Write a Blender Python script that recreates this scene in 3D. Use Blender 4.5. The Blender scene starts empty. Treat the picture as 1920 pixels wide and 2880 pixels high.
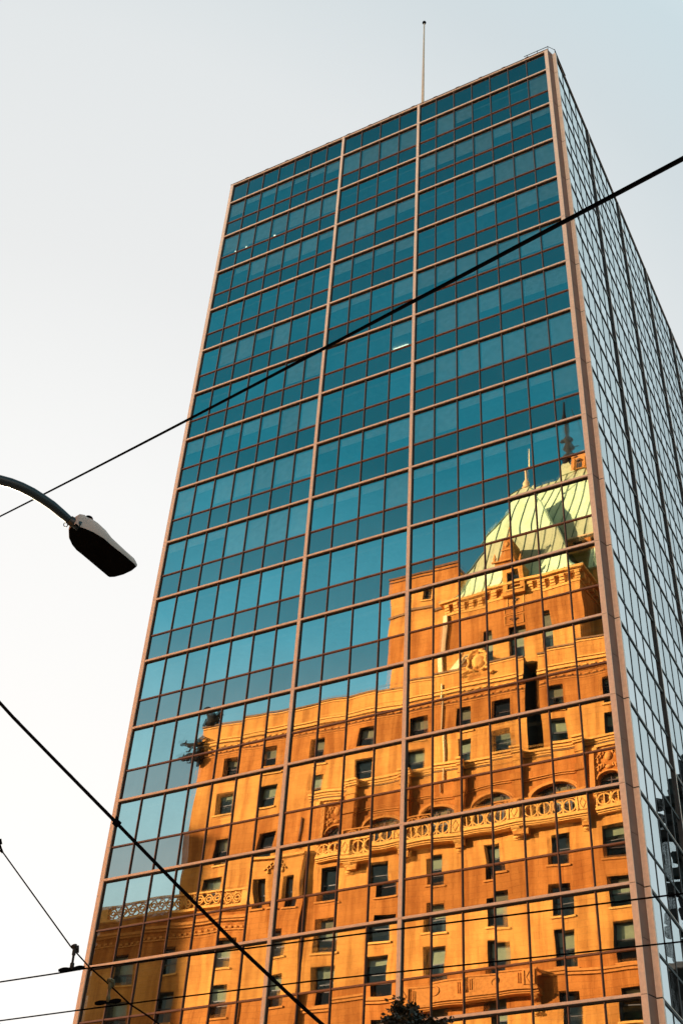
import bpy, math, random
from math import sin, cos, pi, radians, sqrt, atan2
from mathutils import Vector, Matrix
random.seed(7)
scene = bpy.context.scene
COL = scene.collection

# ------------------------------------------------------------------ camera
CAM = Vector((34.039, -40.260, 1.6))
FPX = 3495.24                                   # focal length in pixels of a 1920 x 2880 frame
YAW, PITCH, ROLL = radians(-30.18105), radians(40.56151), radians(3.99572)
fw = Vector((sin(YAW)*cos(PITCH), cos(YAW)*cos(PITCH), sin(PITCH)))
r0 = Vector((cos(YAW), -sin(YAW), 0)); u0 = r0.cross(fw)
RT = cos(ROLL)*r0 + sin(ROLL)*u0
UP = -sin(ROLL)*r0 + cos(ROLL)*u0
cd = bpy.data.cameras.new('camera'); cam = bpy.data.objects.new('camera', cd); COL.objects.link(cam)
cd.sensor_fit = 'VERTICAL'; cd.sensor_height = 36; cd.lens = FPX/2880*36
cd.clip_start = 0.1; cd.clip_end = 5000
m = Matrix.Identity(4)
for i in range(3):
    m[i][0] = RT[i]; m[i][1] = UP[i]; m[i][2] = -fw[i]; m[i][3] = CAM[i]
cam.matrix_world = m
scene.camera = cam

# ------------------------------------------------------------------ light
SUN_AZ, SUN_EL = radians(-47), radians(17)      # azimuth from +y towards +x
SUN = Vector((sin(SUN_AZ)*cos(SUN_EL), cos(SUN_AZ)*cos(SUN_EL), sin(SUN_EL)))
w = bpy.data.worlds.new('World'); scene.world = w; w.use_nodes = True
nt = w.node_tree; N = nt.nodes; Lk = nt.links
bg = N['Background']; bg.inputs['Strength'].default_value = 0.10
sky = N.new('ShaderNodeTexSky'); sky.sky_type = 'NISHITA'; sky.sun_disc = False
sky.sun_elevation = SUN_EL; sky.sun_rotation = SUN_AZ
sky.air_density = 1.0; sky.dust_density = 3.0; sky.ozone_density = 1.0
# evening air: pale haze towards the sun, teal and deepening with height away from it
tc = N.new('ShaderNodeTexCoord')
def ramp(fac, stops):
    r = N.new('ShaderNodeValToRGB'); Lk.new(fac, r.inputs[0]); el = r.color_ramp.elements
    while len(el) < len(stops): el.new(0.5)
    for e, (p, c) in zip(el, stops): e.position = p; e.color = (*c, 1)
    return r.outputs['Color']
dot = N.new('ShaderNodeVectorMath'); dot.operation = 'DOT_PRODUCT'
Lk.new(tc.outputs['Generated'], dot.inputs[0]); dot.inputs[1].default_value = SUN
h = N.new('ShaderNodeMath'); h.operation = 'MULTIPLY_ADD'; Lk.new(dot.outputs['Value'], h.inputs[0]); h.inputs[1].default_value = .5; h.inputs[2].default_value = .5
sep = N.new('ShaderNodeSeparateXYZ'); Lk.new(tc.outputs['Generated'], sep.inputs[0])
sunward = ramp(h.outputs[0], [(.0, (.55, .72, .75)), (.70, (.72, .88, .92)), (.775, (.68, .81, .85)), (.80, (.60, .71, .755)), (.83, (.64, .71, .74)), (.87, (.76, .79, .80)), (.92, (.82, .83, .83)), (.96, (.925, .925, .915)), (1., (.965, .95, .935))])
away = ramp(sep.outputs[2], [(.0, (.42, .50, .50)), (.20, (.48, .62, .63)), (.38, (.58, .88, .92)), (.48, (.36, .74, .85)), (.57, (.12, .53, .70)), (.68, (.022, .27, .38)), (.80, (.014, .18, .26)), (.87, (.008, .12, .175)), (1., (.006, .10, .14))])
mr = N.new('ShaderNodeMapRange'); mr.interpolation_type = 'SMOOTHSTEP'; Lk.new(h.outputs[0], mr.inputs['Value'])
mr.inputs['From Min'].default_value = .59; mr.inputs['From Max'].default_value = .73
def mrange(v, a, b, c=0., d=1.):
    n = N.new('ShaderNodeMapRange'); n.interpolation_type = 'SMOOTHSTEP'; Lk.new(v, n.inputs['Value'])
    for k, x in (('From Min', a), ('From Max', b), ('To Min', c), ('To Max', d)): n.inputs[k].default_value = x
    return n.outputs[0]
gm = N.new('ShaderNodeMath'); gm.operation = 'MULTIPLY'    # unseen warm glow added low opposite the sun to brighten the tower frames
Lk.new(mrange(sep.outputs[1], -.25, -.85), gm.inputs[0]); Lk.new(mrange(sep.outputs[2], .38, .16), gm.inputs[1])
gl_ = N.new('ShaderNodeMix'); gl_.data_type = 'RGBA'; Lk.new(gm.outputs[0], gl_.inputs[0]); Lk.new(away, gl_.inputs[6]); gl_.inputs[7].default_value = (3.0, 2.0, 1.5, 1)
away = gl_.outputs[2]
m1 = N.new('ShaderNodeMix'); m1.data_type = 'RGBA'; Lk.new(mr.outputs[0], m1.inputs[0]); Lk.new(away, m1.inputs[6]); Lk.new(sunward, m1.inputs[7])
sc_ = N.new('ShaderNodeVectorMath'); sc_.operation = 'SCALE'; sc_.inputs['Scale'].default_value = 3.35
Lk.new(m1.outputs[2], sc_.inputs[0])
mx = N.new('ShaderNodeMix'); mx.data_type = 'RGBA'; mx.inputs[0].default_value = 0.994
Lk.new(sky.outputs['Color'], mx.inputs[6]); Lk.new(sc_.outputs[0], mx.inputs[7])
Lk.new(mx.outputs[2], bg.inputs['Color'])

sd = bpy.data.lights.new('sun', 'SUN'); sd.energy = 5.0; sd.angle = radians(0.7); sd.color = (1.0, 0.83, 0.60)
so = bpy.data.objects.new('sun', sd); COL.objects.link(so)
so.rotation_euler = SUN.to_track_quat('Z', 'Y').to_euler(); so.location = (-60, 60, 90)

vs = scene.view_settings
vs.view_transform = 'Standard'; vs.look = 'None'; vs.gamma = 1; vs.exposure = 1.6; vs.use_curve_mapping = False
scene.render.engine = 'CYCLES'
scene.cycles.max_bounces = 10; scene.cycles.glossy_bounces = 6; scene.cycles.transparent_max_bounces = 12
scene.cycles.diffuse_bounces = 3
scene.cycles.caustics_reflective = False; scene.cycles.caustics_refractive = False

# ------------------------------------------------------------------ helpers
def tag(o, label=None, cat=None, group=None, kind=None):
    if label: o['label'] = label
    if cat: o['category'] = cat
    if group: o['group'] = group
    if kind: o['kind'] = kind
    return o
def empty(name, loc, **k):
    o = bpy.data.objects.new(name, None); COL.objects.link(o); o.location = loc; o.empty_display_size = 0.3
    return tag(o, **k)

class MB:
    """collects faces in world space, then links them as one mesh object"""
    def __init__(s): s.v = []; s.f = []; s.m = []; s.mi = 0; s.a = []; s.sm = []
    def face(s, pts, at=None):
        b = len(s.v); s.v.extend([tuple(p) for p in pts]); s.f.append(tuple(range(b, b+len(pts)))); s.m.append(s.mi); s.sm.append(False)
        if at: s.a.extend(at)
        else: s.a.extend([(0, 0, 0)]*len(pts))
    def mesh(s, vs, fs, smooth=False):
        b = len(s.v); s.v.extend([tuple(p) for p in vs]); s.a.extend([(0, 0, 0)]*len(vs))
        for f in fs: s.f.append(tuple(b+i for i in f)); s.m.append(s.mi); s.sm.append(smooth)
    def box(s, x0, x1, y0, y1, z0, z1):
        vs = [(x, y, z) for x in (x0, x1) for y in (y0, y1) for z in (z0, z1)]
        s.mesh(vs, [(0, 1, 3, 2), (4, 6, 7, 5), (0, 4, 5, 1), (2, 3, 7, 6), (0, 2, 6, 4), (1, 5, 7, 3)])
    def frustum(s, c, z0, z1, hx0, hy0, hx1, hy1):
        x, y = c
        vs = [(x+a*hx0, y+b*hy0, z0) for a, b in ((-1, -1), (1, -1), (1, 1), (-1, 1))] + [(x+a*hx1, y+b*hy1, z1) for a, b in ((-1, -1), (1, -1), (1, 1), (-1, 1))]
        s.mesh(vs, [(3, 2, 1, 0), (4, 5, 6, 7), (0, 1, 5, 4), (1, 2, 6, 5), (2, 3, 7, 6), (3, 0, 4, 7)])
    def prism(s, pts, d):
        """planar outline pts (3-D) pushed along vector d"""
        d = Vector(d); n = len(pts); p = [Vector(q) for q in pts]
        s.mesh(p+[q+d for q in p], [tuple(range(n))[::-1], tuple(range(n, 2*n))]+[(i, (i+1) % n, n+(i+1) % n, n+i) for i in range(n)])
    def tube(s, pts, r, seg=8, closed=False):
        P = [Vector(p) for p in pts]; n = len(P); rr = r if isinstance(r, (list, tuple)) else [r]*n
        vs = []; ref = None
        for i in range(n):
            t = (P[(i+1) % n]-P[i-1]) if closed else (P[min(i+1, n-1)]-P[max(i-1, 0)])
            t = t.normalized() if t.length > 1e-9 else Vector((0, 0, 1))
            if ref is None: ref = t.orthogonal().normalized()
            a = (ref-t*ref.dot(t)); a = a.normalized() if a.length > 1e-6 else t.orthogonal().normalized(); ref = a
            b = t.cross(a)
            for k in range(seg):
                th = 2*pi*k/seg; vs.append(P[i]+(a*cos(th)+b*sin(th))*rr[i])
        fs = []
        for i in range(n if closed else n-1):
            j = (i+1) % n
            for k in range(seg):
                l = (k+1) % seg; fs.append((i*seg+k, i*seg+l, j*seg+l, j*seg+k))
        if not closed: fs += [tuple(range(seg))[::-1], tuple((n-1)*seg+k for k in range(seg))]
        s.mesh(vs, fs, True)
    def lathe(s, c, prof, seg=16):
        """prof: (radius, z) pairs round a vertical axis through c"""
        vs = []; n = len(prof)
        for r, z in prof:
            for k in range(seg):
                th = 2*pi*k/seg; vs.append((c[0]+r*cos(th), c[1]+r*sin(th), c[2]+z))
        fs = [(i*seg+k, i*seg+(k+1) % seg, (i+1)*seg+(k+1) % seg, (i+1)*seg+k) for i in range(n-1) for k in range(seg)]
        fs += [tuple(range(seg))[::-1], tuple((n-1)*seg+k for k in range(seg))]
        s.mesh(vs, fs, True)
    def ball(s, c, r, seg=10, rings=6):
        rx, ry, rz = (r, r, r) if isinstance(r, (int, float)) else r
        vs = [(c[0], c[1], c[2]-rz)]
        for i in range(1, rings):
            ph = -pi/2+pi*i/rings
            for k in range(seg):
                th = 2*pi*k/seg; vs.append((c[0]+rx*cos(ph)*cos(th), c[1]+ry*cos(ph)*sin(th), c[2]+rz*sin(ph)))
        vs.append((c[0], c[1], c[2]+rz)); L = len(vs)-1
        fs = [(0, 1+(k+1) % seg, 1+k) for k in range(seg)]
        for i in range(rings-2):
            for k in range(seg):
                a = 1+i*seg; fs.append((a+k, a+(k+1) % seg, a+seg+(k+1) % seg, a+seg+k))
        a = 1+(rings-2)*seg
        fs += [(a+k, a+(k+1) % seg, L) for k in range(seg)]
        s.mesh(vs, fs, True)
    def cut(s):
        if not hasattr(s, 'cuts'): s.cuts = []
        s.cuts.append((len(s.v), len(s.f)))
    def build_each(s, name, mats, parent=None, **k):
        """one object for every section closed with cut()"""
        v0 = f0 = 0; out = []
        for v1, f1 in s.cuts:
            if f1 > f0:
                q = MB(); q.v = s.v[v0:v1]; q.a = s.a[v0:v1]; q.f = [tuple(i-v0 for i in f) for f in s.f[f0:f1]]; q.m = s.m[f0:f1]; q.sm = s.sm[f0:f1]
                out.append(q.build(name, mats, parent, **k))
            v0, f0 = v1, f1
        return out
    def build(s, name, mats, parent=None, attr=False, **k):
        me = bpy.data.meshes.new(name)
        if not isinstance(mats, (list, tuple)): mats = [mats]
        o0 = parent.location if parent is not None else Vector((0, 0, 0))
        if parent is not None and parent.parent is not None: o0 = o0+parent.parent.location
        org = Vector((0, 0, 0)) if parent is not None or not s.v else Vector((sum(p[0] for p in s.v)/len(s.v), sum(p[1] for p in s.v)/len(s.v), min(p[2] for p in s.v)))
        off = o0+org
        me.from_pydata([(p[0]-off[0], p[1]-off[1], p[2]-off[2]) for p in s.v], [], s.f)
        for mm in mats: me.materials.append(mm)
        me.polygons.foreach_set('material_index', s.m); me.polygons.foreach_set('use_smooth', s.sm)
        if attr:
            at = me.attributes.new('pane', 'FLOAT_VECTOR', 'POINT'); at.data.foreach_set('vector', [c for a in s.a for c in a])
        me.update()
        o = bpy.data.objects.new(name, me); COL.objects.link(o)
        if parent is not None: o.parent = parent
        else: o.location = org
        return tag(o, **k)

# ------------------------------------------------------------------ materials
def mat(name):
    mm = bpy.data.materials.new(name); mm.use_nodes = True
    for n in list(mm.node_tree.nodes): mm.node_tree.nodes.remove(n)
    return mm, mm.node_tree.nodes, mm.node_tree.links
class G:
    def __init__(s, name):
        s.mat, s.n, s.l = mat(name); s.out = s.n.new('ShaderNodeOutputMaterial')
    def node(s, t, **k):
        n = s.n.new(t)
        for a, v in k.items():
            if a.startswith('_'): setattr(n, a[1:], v)
            else: s.put(n, a, v)
        return n
    def put(s, n, a, v):
        inp = n.inputs[int(a[1:])] if a[0] == 'i' and a[1:].isdigit() else n.inputs[a]
        if isinstance(v, bpy.types.NodeSocket): s.l.new(v, inp)
        else: inp.default_value = v
    def math(s, op, a, b=0.0, c=None, clamp=False):
        n = s.n.new('ShaderNodeMath'); n.operation = op; n.use_clamp = clamp
        s.put(n, 'i0', a); s.put(n, 'i1', b)
        if c is not None: s.put(n, 'i2', c)
        return n.outputs[0]
    def vm(s, op, a, b=None, sc=None):
        n = s.n.new('ShaderNodeVectorMath'); n.operation = op; s.put(n, 'i0', a)
        if b is not None: s.put(n, 'i1', b)
        if sc is not None: s.put(n, 'Scale', sc)
        return n.outputs[0]
    def mix(s, f, a, b, mode='MIX'):
        n = s.n.new('ShaderNodeMix'); n.data_type = 'RGBA'; n.blend_type = mode
        s.put(n, 'i0', f); s.put(n, 'i6', a); s.put(n, 'i7', b); return n.outputs[2]
    def noise(s, vec, scale, detail=4, rough=.5):
        n = s.n.new('ShaderNodeTexNoise'); s.l.new(vec, n.inputs['Vector']); n.inputs['Scale'].default_value = scale
        n.inputs['Detail'].default_value = detail; n.inputs['Roughness'].default_value = rough; return n
    def ramp(s, f, stops):
        n = s.n.new('ShaderNodeValToRGB'); s.l.new(f, n.inputs[0]); e = n.color_ramp.elements
        while len(e) < len(stops): e.new(.5)
        for q, (p, c) in zip(e, stops): q.position = p; q.color = (*c, 1)
        return n.outputs[0]
    def pos(s): return s.n.new('ShaderNodeNewGeometry').outputs['Position']
    def done(s, col, rough=.6, metal=0., bump=None, bs=.3, bd=.02, spec=.5):
        p = s.n.new('ShaderNodeBsdfPrincipled'); s.put(p, 'Base Color', col); s.put(p, 'Roughness', rough); s.put(p, 'Metallic', metal)
        p.inputs['Specular IOR Level'].default_value = spec
        if bump is not None:
            b = s.n.new('ShaderNodeBump'); b.inputs['Strength'].default_value = bs; b.inputs['Distance'].default_value = bd
            s.l.new(bump, b.inputs['Height']); s.l.new(b.outputs[0], p.inputs['Normal'])
        s.l.new(p.outputs[0], s.out.inputs[0]); return s.mat

def simple(name, c, rough=.6, metal=0., var=.15, scale=3., bs=0.15, spec=.5):
    g = G(name); n = g.noise(g.pos(), scale, 5, .6)
    lo = tuple(x*(1-var) for x in c); hi = tuple(min(1, x*(1+var)) for x in c)
    col = g.ramp(n.outputs['Fac'], [(.3, lo), (.7, hi)])
    return g.done(col, rough, metal, n.outputs['Fac'], bs, .01, spec)

def stone(name, c1, c2, joint):
    g = G(name); P = g.pos(); sp = g.node('ShaderNodeSeparateXYZ', i0=P)
    u = g.math('ADD', sp.outputs[0], sp.outputs[1])
    v = g.node('ShaderNodeCombineXYZ', i0=u, i1=sp.outputs[2], i2=0.)
    br = g.node('ShaderNodeTexBrick'); g.l.new(v.outputs[0], br.inputs['Vector'])
    br.inputs['Scale'].default_value = 1.; br.inputs['Brick Width'].default_value = 1.1; br.inputs['Row Height'].default_value = .46
    br.inputs['Mortar Size'].default_value = .016; br.inputs['Mortar Smooth'].default_value = .3; br.inputs['Bias'].default_value = 0
    br.inputs['Color1'].default_value = (*c1, 1); br.inputs['Color2'].default_value = (*c2, 1); br.inputs['Mortar'].default_value = (*joint, 1)
    n1 = g.noise(P, .35, 6, .6); n2 = g.noise(P, 9., 4, .6)
    st = g.vm('MULTIPLY', P, (1.3, 1.3, .09)); n3 = g.noise(st, 1.4, 5, .6)
    col = g.mix(.35, br.outputs['Color'], (*[(a+b)/2 for a, b in zip(c1, c2)], 1))
    col = g.mix(1., col, g.ramp(n1.outputs['Fac'], [(.3, (.74, .68, .62)), (.62, (1, 1, 1))]), 'MULTIPLY')
    col = g.mix(.8, col, g.ramp(n3.outputs['Fac'], [(.38, (.62, .52, .42)), (.55, (1, 1, 1))]), 'MULTIPLY')
    col = g.mix(.5, col, g.ramp(n2.outputs['Fac'], [(.35, (.75, .72, .7)), (.65, (1, 1, 1))]), 'MULTIPLY')
    h = g.math('ADD', g.math('MULTIPLY', br.outputs['Fac'], -.6), n2.outputs['Fac'])
    return g.done(col, .9, 0, h, .35, .02, .15)

def glass(name, tint, graze, trans, transcol, A=.02, B=.003, C=.006, power=2.2, dif=None):
    """mirror-coated curtain wall glass: every sheet a little bowed and out of true"""
    g = G(name)
    geo = g.n.new('ShaderNodeNewGeometry'); Nn = geo.outputs['Normal']; P = geo.outputs['Position']
    at = g.n.new('ShaderNodeAttribute'); at.attribute_name = 'pane'; sp = g.node('ShaderNodeSeparateXYZ', i0=at.outputs['Vector'])
    nz = g.n.new('ShaderNodeTexNoise'); nz.noise_dimensions = '4D'; g.l.new(P, nz.inputs['Vector'])
    nz.inputs['Scale'].default_value = .42; nz.inputs['Detail'].default_value = .8
    g.put(nz, 'W', g.math('MULTIPLY', sp.outputs[2], 40.))
    nc = g.node('ShaderNodeSeparateXYZ', i0=nz.outputs['Color'])
    wn = g.n.new('ShaderNodeTexWhiteNoise'); wn.noise_dimensions = '1D'; g.put(wn, 'W', g.math('MULTIPLY', sp.outputs[2], 913.))
    wc = g.node('ShaderNodeSeparateXYZ', i0=wn.outputs['Color'])
    def slope(n_, uv, w_):
        a = g.math('MULTIPLY', g.math('SUBTRACT', n_, .5), A)
        b = g.math('MULTIPLY', g.math('SUBTRACT', uv, .5), B)
        c = g.math('MULTIPLY', g.math('SUBTRACT', w_, .5), C)
        return g.math('ADD', g.math('ADD', a, b), c)
    sx = slope(nc.outputs[0], sp.outputs[0], wc.outputs[0]); sz = slope(nc.outputs[1], sp.outputs[1], wc.outputs[1])
    T1 = g.vm('CROSS_PRODUCT', Nn, (0, 0, 1.))
    NN = g.vm('ADD', Nn, g.vm('SCALE', T1, sc=sx)); NN = g.vm('ADD', NN, g.vm('SCALE', (0, 0, 1.), sc=sz)); NN = g.vm('NORMALIZE', NN)
    dt = g.n.new('ShaderNodeVectorMath'); dt.operation = 'DOT_PRODUCT'; g.l.new(geo.outputs['Incoming'], dt.inputs[0]); g.l.new(Nn, dt.inputs[1])
    fr = g.math('POWER', g.math('SUBTRACT', 1., g.math('ABSOLUTE', dt.outputs['Value']), clamp=True), power)
    tv = g.math('MULTIPLY_ADD', wc.outputs[2], .30, .82)
    dn = g.noise(P, .9, 5, .6); tv = g.math('MULTIPLY', tv, g.math('MULTIPLY_ADD', dn.outputs['Fac'], .22, .89))
    tcol = g.vm('SCALE', tint, sc=tv)
    col = g.mix(fr, tcol, (*graze, 1))
    gl = g.node('ShaderNodeBsdfGlossy', Color=col, Roughness=0.0, Normal=NN)
    if dif is not None:
        d = g.node('ShaderNodeBsdfDiffuse', Color=(*dif, 1))
        other = d.outputs[0]
    else:
        t = g.node('ShaderNodeBsdfTransparent', Color=(*transcol, 1)); other = t.outputs[0]
    mxs = g.node('ShaderNodeMixShader', i0=1-trans, i1=other, i2=gl.outputs[0])
    g.l.new(mxs.outputs[0], g.out.inputs[0]); return g.mat

M = {}
M['vision'] = glass('vision_glass', (.98, .92, .86), (.90, .98, 1.0), .30, (.78, .95, .98), A=.009, B=.004, C=.006, power=1.6)
M['spandrel'] = glass('spandrel_glass', (.50, .36, .32), (.90, .98, 1.0), .08, None, A=.009, B=.004, C=.006, power=1.6, dif=(.05, .05, .05))
M['frame'] = simple('anodised_frame', (.91, .72, .58), .45, .0, .10, 6, .05)
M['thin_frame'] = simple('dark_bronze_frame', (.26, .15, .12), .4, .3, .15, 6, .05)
M['thin_frame_side_and_shade'] = simple('bronze_frame_and_shade', (.02, .017, .015), .6, .0, .15, 6, .05)
M['corner'] = simple('corner_cladding', (.22, .115, .075), .6, 0, .14, 2.2, .2)
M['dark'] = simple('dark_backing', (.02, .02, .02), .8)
M['slab'] = simple('ceiling_white', (.34, .34, .32), .8)
M['core'] = simple('core_grey', (.12, .12, .12), .8)
M['blind'] = simple('blind_fabric', (.82, .80, .74), .8)
M['stone'] = stone('sandstone', (.64, .285, .055), (.58, .245, .045), (.36, .155, .027))
M['carved'] = simple('carved_sandstone', (.60, .285, .062), .9, 0, .22, 5, .5, .15)
M['coping'] = simple('weathered_coping_and_shade', (.17, .09, .04), .9, 0, .3, 3, .5, .15)
M['pale_stone'] = simple('pale_limestone', (.66, .50, .24), .8, 0, .15, 3, .3, .2)
M['wframe_and_shade'] = simple('window_frame_and_shade', (.045, .035, .03), .5)
M['wblind'] = simple('cream_blind', (.56, .50, .29), .85)
M['curtain'] = simple('net_curtain', (.07, .09, .08), .9)
M['room'] = simple('room_dark_and_slot_shade', (.015, .02, .02), .8)
M['bronze'] = simple('blackened_bronze', (.008, .007, .006), .8, .0, .4, 6, .6, .1)
M['cable'] = simple('black_cable', (.004, .004, .005), 1., 0, .2, 30, 0, 0.)
M['steel'] = simple('dull_steel', (.03, .03, .03), .7, 0, .2, 20, .1, .2)
M['brass'] = simple('aged_brass', (.09, .085, .045), .6, .2, .3, 20, .1, .3)
M['lamp_body'] = simple('lamp_housing', (.56, .42, .35), .45, 0, .12, 8, .1)
M['lamp_under'] = simple('lamp_underside', (.009, .009, .009), .9, 0, .3, 20, .1, 0.)
M['lamp_arm'] = simple('painted_arm', (.020, .032, .038), .45)
M['mast'] = simple('mast_paint', (.66, .55, .42), .5)
M['asphalt'] = simple('asphalt', (.05, .05, .052), .9, 0, .2, 3, .3)
M['paving'] = simple('concrete_paving', (.32, .31, .29), .9, 0, .15, 1.5, .3)
M['marking'] = simple('road_marking', (.75, .75, .72), .8, 0, .1)
M['concrete'] = simple('grey_concrete', (.25, .24, .23), .9, 0, .2, .8, .3)
M['darkbuild'] = simple('dark_cladding', (.010, .012, .013), .9, 0, .4, .5, .2, .05)
M['bark'] = simple('bark', (.06, .045, .035), .95, 0, .4, 8, .6)

g = G('room_glass')                                     # hotel sash glass
gl = g.node('ShaderNodeBsdfGlossy', Color=(.10, .14, .13, 1), Roughness=.02)
tr = g.node('ShaderNodeBsdfTransparent', Color=(.80, .88, .84, 1))
mxs = g.node('ShaderNodeMixShader', i0=.35, i1=tr.outputs[0], i2=gl.outputs[0]); g.l.new(mxs.outputs[0], g.out.inputs[0]); M['wglass'] = g.mat
g = G('copper_roof'); P = g.pos(); n = g.noise(g.vm('MULTIPLY', P, (1.6, 1.6, .25)), .9, 5, .6); n2 = g.noise(P, 6, 4)
c = g.ramp(n.outputs['Fac'], [(.3, (.42, .50, .25)), (.5, (.49, .57, .30)), (.7, (.53, .60, .34))])
c = g.mix(.4, c, g.ramp(n2.outputs['Fac'], [(.35, (.7, .75, .7)), (.6, (1, 1, 1))]), 'MULTIPLY')
M['copper'] = g.done(c, .75, 0, n2.outputs['Fac'], .2, .02, .2)
M['seam'] = simple('copper_seam', (.10, .17, .10), .8)
g = G('lit_tube'); e = g.node('ShaderNodeEmission', Color=(1., .93, .62, 1), Strength=1.6); g.l.new(e.outputs[0], g.out.inputs[0]); M['emit'] = g.mat
g = G('leaves'); n = g.noise(g.pos(), 5, 3); c = g.ramp(n.outputs['Fac'], [(.3, (.006, .008, .003)), (.7, (.016, .018, .007))])
M['leaf'] = g.done(c, .6, 0)

# ------------------------------------------------------------------ ground
def sheet(name, x0, x1, y0, y1, z, mt, thick=0.):
    b = MB()
    if thick: b.box(x0, x1, y0, y1, z-thick, z)
    else: b.face([(x0, y0, z), (x1, y0, z), (x1, y1, z), (x0, y1, z)])
    return b.build(name, mt, kind='structure')
sheet('ground', -900, 900, -900, 900, -.004, M['asphalt'])
sheet('road', -900, 900, -27.5, -6.5, .0, M['asphalt'])
sheet('cross_road', 29.5, 43.5, -900, 900, .004, M['asphalt'])
sheet('pavement', -900, 29, -6, 48, .14, M['paving'], .14)
sheet('pavement', -900, 29, -31.0, -28, .14, M['paving'], .14)
sheet('pavement', 44, 900, -6, 48, .14, M['paving'], .14)
b = MB()
for k in range(-40, 6):
    b.face([(k*6., -17.1, .008), (k*6.+3, -17.1, .008), (k*6.+3, -16.95, .008), (k*6., -16.95, .008)])
b.build('lane_marking', M['marking'], kind='structure')

# ------------------------------------------------------------------ glass tower
Z0 = 73.468; FH = 3.8; TOPZ = Z0+2.22
XS = [0., 8.739, 14.320, 23.067]; NP = [7, 4, 7]
NF = 19
YG = .12                                               # glass plane, behind the frame face at y = 0
XR = 23.62; XG = 23.585                                 # right-hand side
RB = [.62, 6.62, 13.0, 19.38, 25.76, 32.14, 38.52, 44.9]
tower = empty('glass_office_tower', (11.6, 22.5, 0), label='tall mirror glass office tower with pink metal framing reflecting the old hotel', cat='building')
SPL = 2.25                                             # vision light height, the rest of the storey is spandrel
TB = .051                                              # half height of a floor band
def project(p):
    d = Vector(p)-CAM; zc = d.dot(fw)
    return (960+FPX*d.dot(RT)/zc, 1440-FPX*d.dot(UP)/zc)
def parea(q):
    P = [project(p) for p in q]
    cx = sum(p[0] for p in P)/4; cy = sum(p[1] for p in P)/4
    a = abs(sum(P[i][0]*P[(i+1) % 4][1]-P[(i+1) % 4][0]*P[i][1] for i in range(4)))/2
    return a if -20 < cx < 1940 and -20 < cy < 2900 else 0
rows = [(Z0+.06, TOPZ-.05, 's')]
for k in range(NF):
    zt = Z0-k*FH
    rows.append((zt-SPL, zt-TB, 'v')); rows.append((zt-FH+TB, zt-SPL, 's'))
cells = []
for (z0, z1, kd) in rows:
    for b_ in range(3):
        pw = (XS[b_+1]-XS[b_])/NP[b_]
        for i in range(NP[b_]):
            x0 = XS[b_]+i*pw; cells.append((kd, [(x0, YG, z0), (x0+pw, YG, z0), (x0+pw, YG, z1), (x0, YG, z1)]))
    for b_ in range(7):
        pw = (RB[b_+1]-RB[b_])/5
        for i in range(5):
            y0 = RB[b_]+i*pw; cells.append((kd, [(XG, y0, z0), (XG, y0+pw, z0), (XG, y0+pw, z1), (XG, y0, z1)]))
UV = [(0, 0), (1, 0), (1, 1), (0, 1)]
rr = random.Random(11)
for kd, nm, lab in (('v', 'window_pane', None), ('s', 'spandrel_panel', None)):
    cs = sorted([c for c in cells if c[0] == kd], key=lambda c: -parea(c[1]))
    for c in cs[:100]:
        b = MB(); r_ = rr.random(); b.face(c[1], [(u, v, r_) for u, v in UV]); b.build(nm, M['vision' if kd == 'v' else 'spandrel'], tower, attr=True)
    b = MB()
    for c in cs[100:]:
        r_ = rr.random(); b.face(c[1], [(u, v, r_) for u, v in UV])
    b.build(nm, M['vision' if kd == 'v' else 'spandrel'], tower, attr=True, kind='stuff')

def front_rib(x0, x1, y0, z0, z1, name, mt):
    b = MB(); b.box(x0, x1, y0, YG+.02, z0, z1); return b.build(name, mt, tower)
# wide mullions, in storey lengths with a hairline joint between them
for xi, (xa, xb) in enumerate(((-.21, .0), (XS[1]-.08, XS[1]+.08), (XS[2]-.08, XS[2]+.08))):
    b = MB()
    b.box(xa, xb, -.012, YG+.02, Z0, TOPZ+.02)
    for k in range(NF+1):
        z1 = Z0-k*FH-.012; z0 = max(Z0-(k+1)*FH, 0)
        b.box(xa, xb, -.012, YG+.02, z0, z1)
        b.box(xa+.01, xb-.01, .0, YG+.02, z1, z1+.012)
    b.mi = 1; b.box(xb+.002, xb+.05, .05, YG+.01, 0, TOPZ)
    b.build('wide_mullion', [M['frame'], M['dark']], tower)
# bands
for k in range(-1, NF):
    z = Z0-k*FH if k >= 0 else TOPZ-.07
    b = MB()
    for i in range(3):
        xa = XS[i]+(.085 if i else 0); xb = XS[i+1]-(.085 if i < 2 else 0)
        b.box(xa, xb, 0., YG+.02, z-TB, z+TB)
    b.build('floor_band', M['frame'], tower)
    b = MB()
    for i in range(7):
        y0, y1 = RB[i]+(.08 if i else .0), RB[i+1]-.08
        b.mi = 0; b.box(XG-.02, XR, y0, y1, z-.075, z+.03)  # near-black body puts the unlit underside into the colour
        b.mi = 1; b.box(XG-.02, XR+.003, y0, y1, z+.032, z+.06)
    b.build('side_floor_band', [M['thin_frame_side_and_shade'], M['frame']], tower)
    b = MB()
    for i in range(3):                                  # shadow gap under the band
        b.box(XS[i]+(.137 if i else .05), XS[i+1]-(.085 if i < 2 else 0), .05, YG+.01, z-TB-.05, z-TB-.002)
    b.build('gasket', M['dark'], tower)
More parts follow.
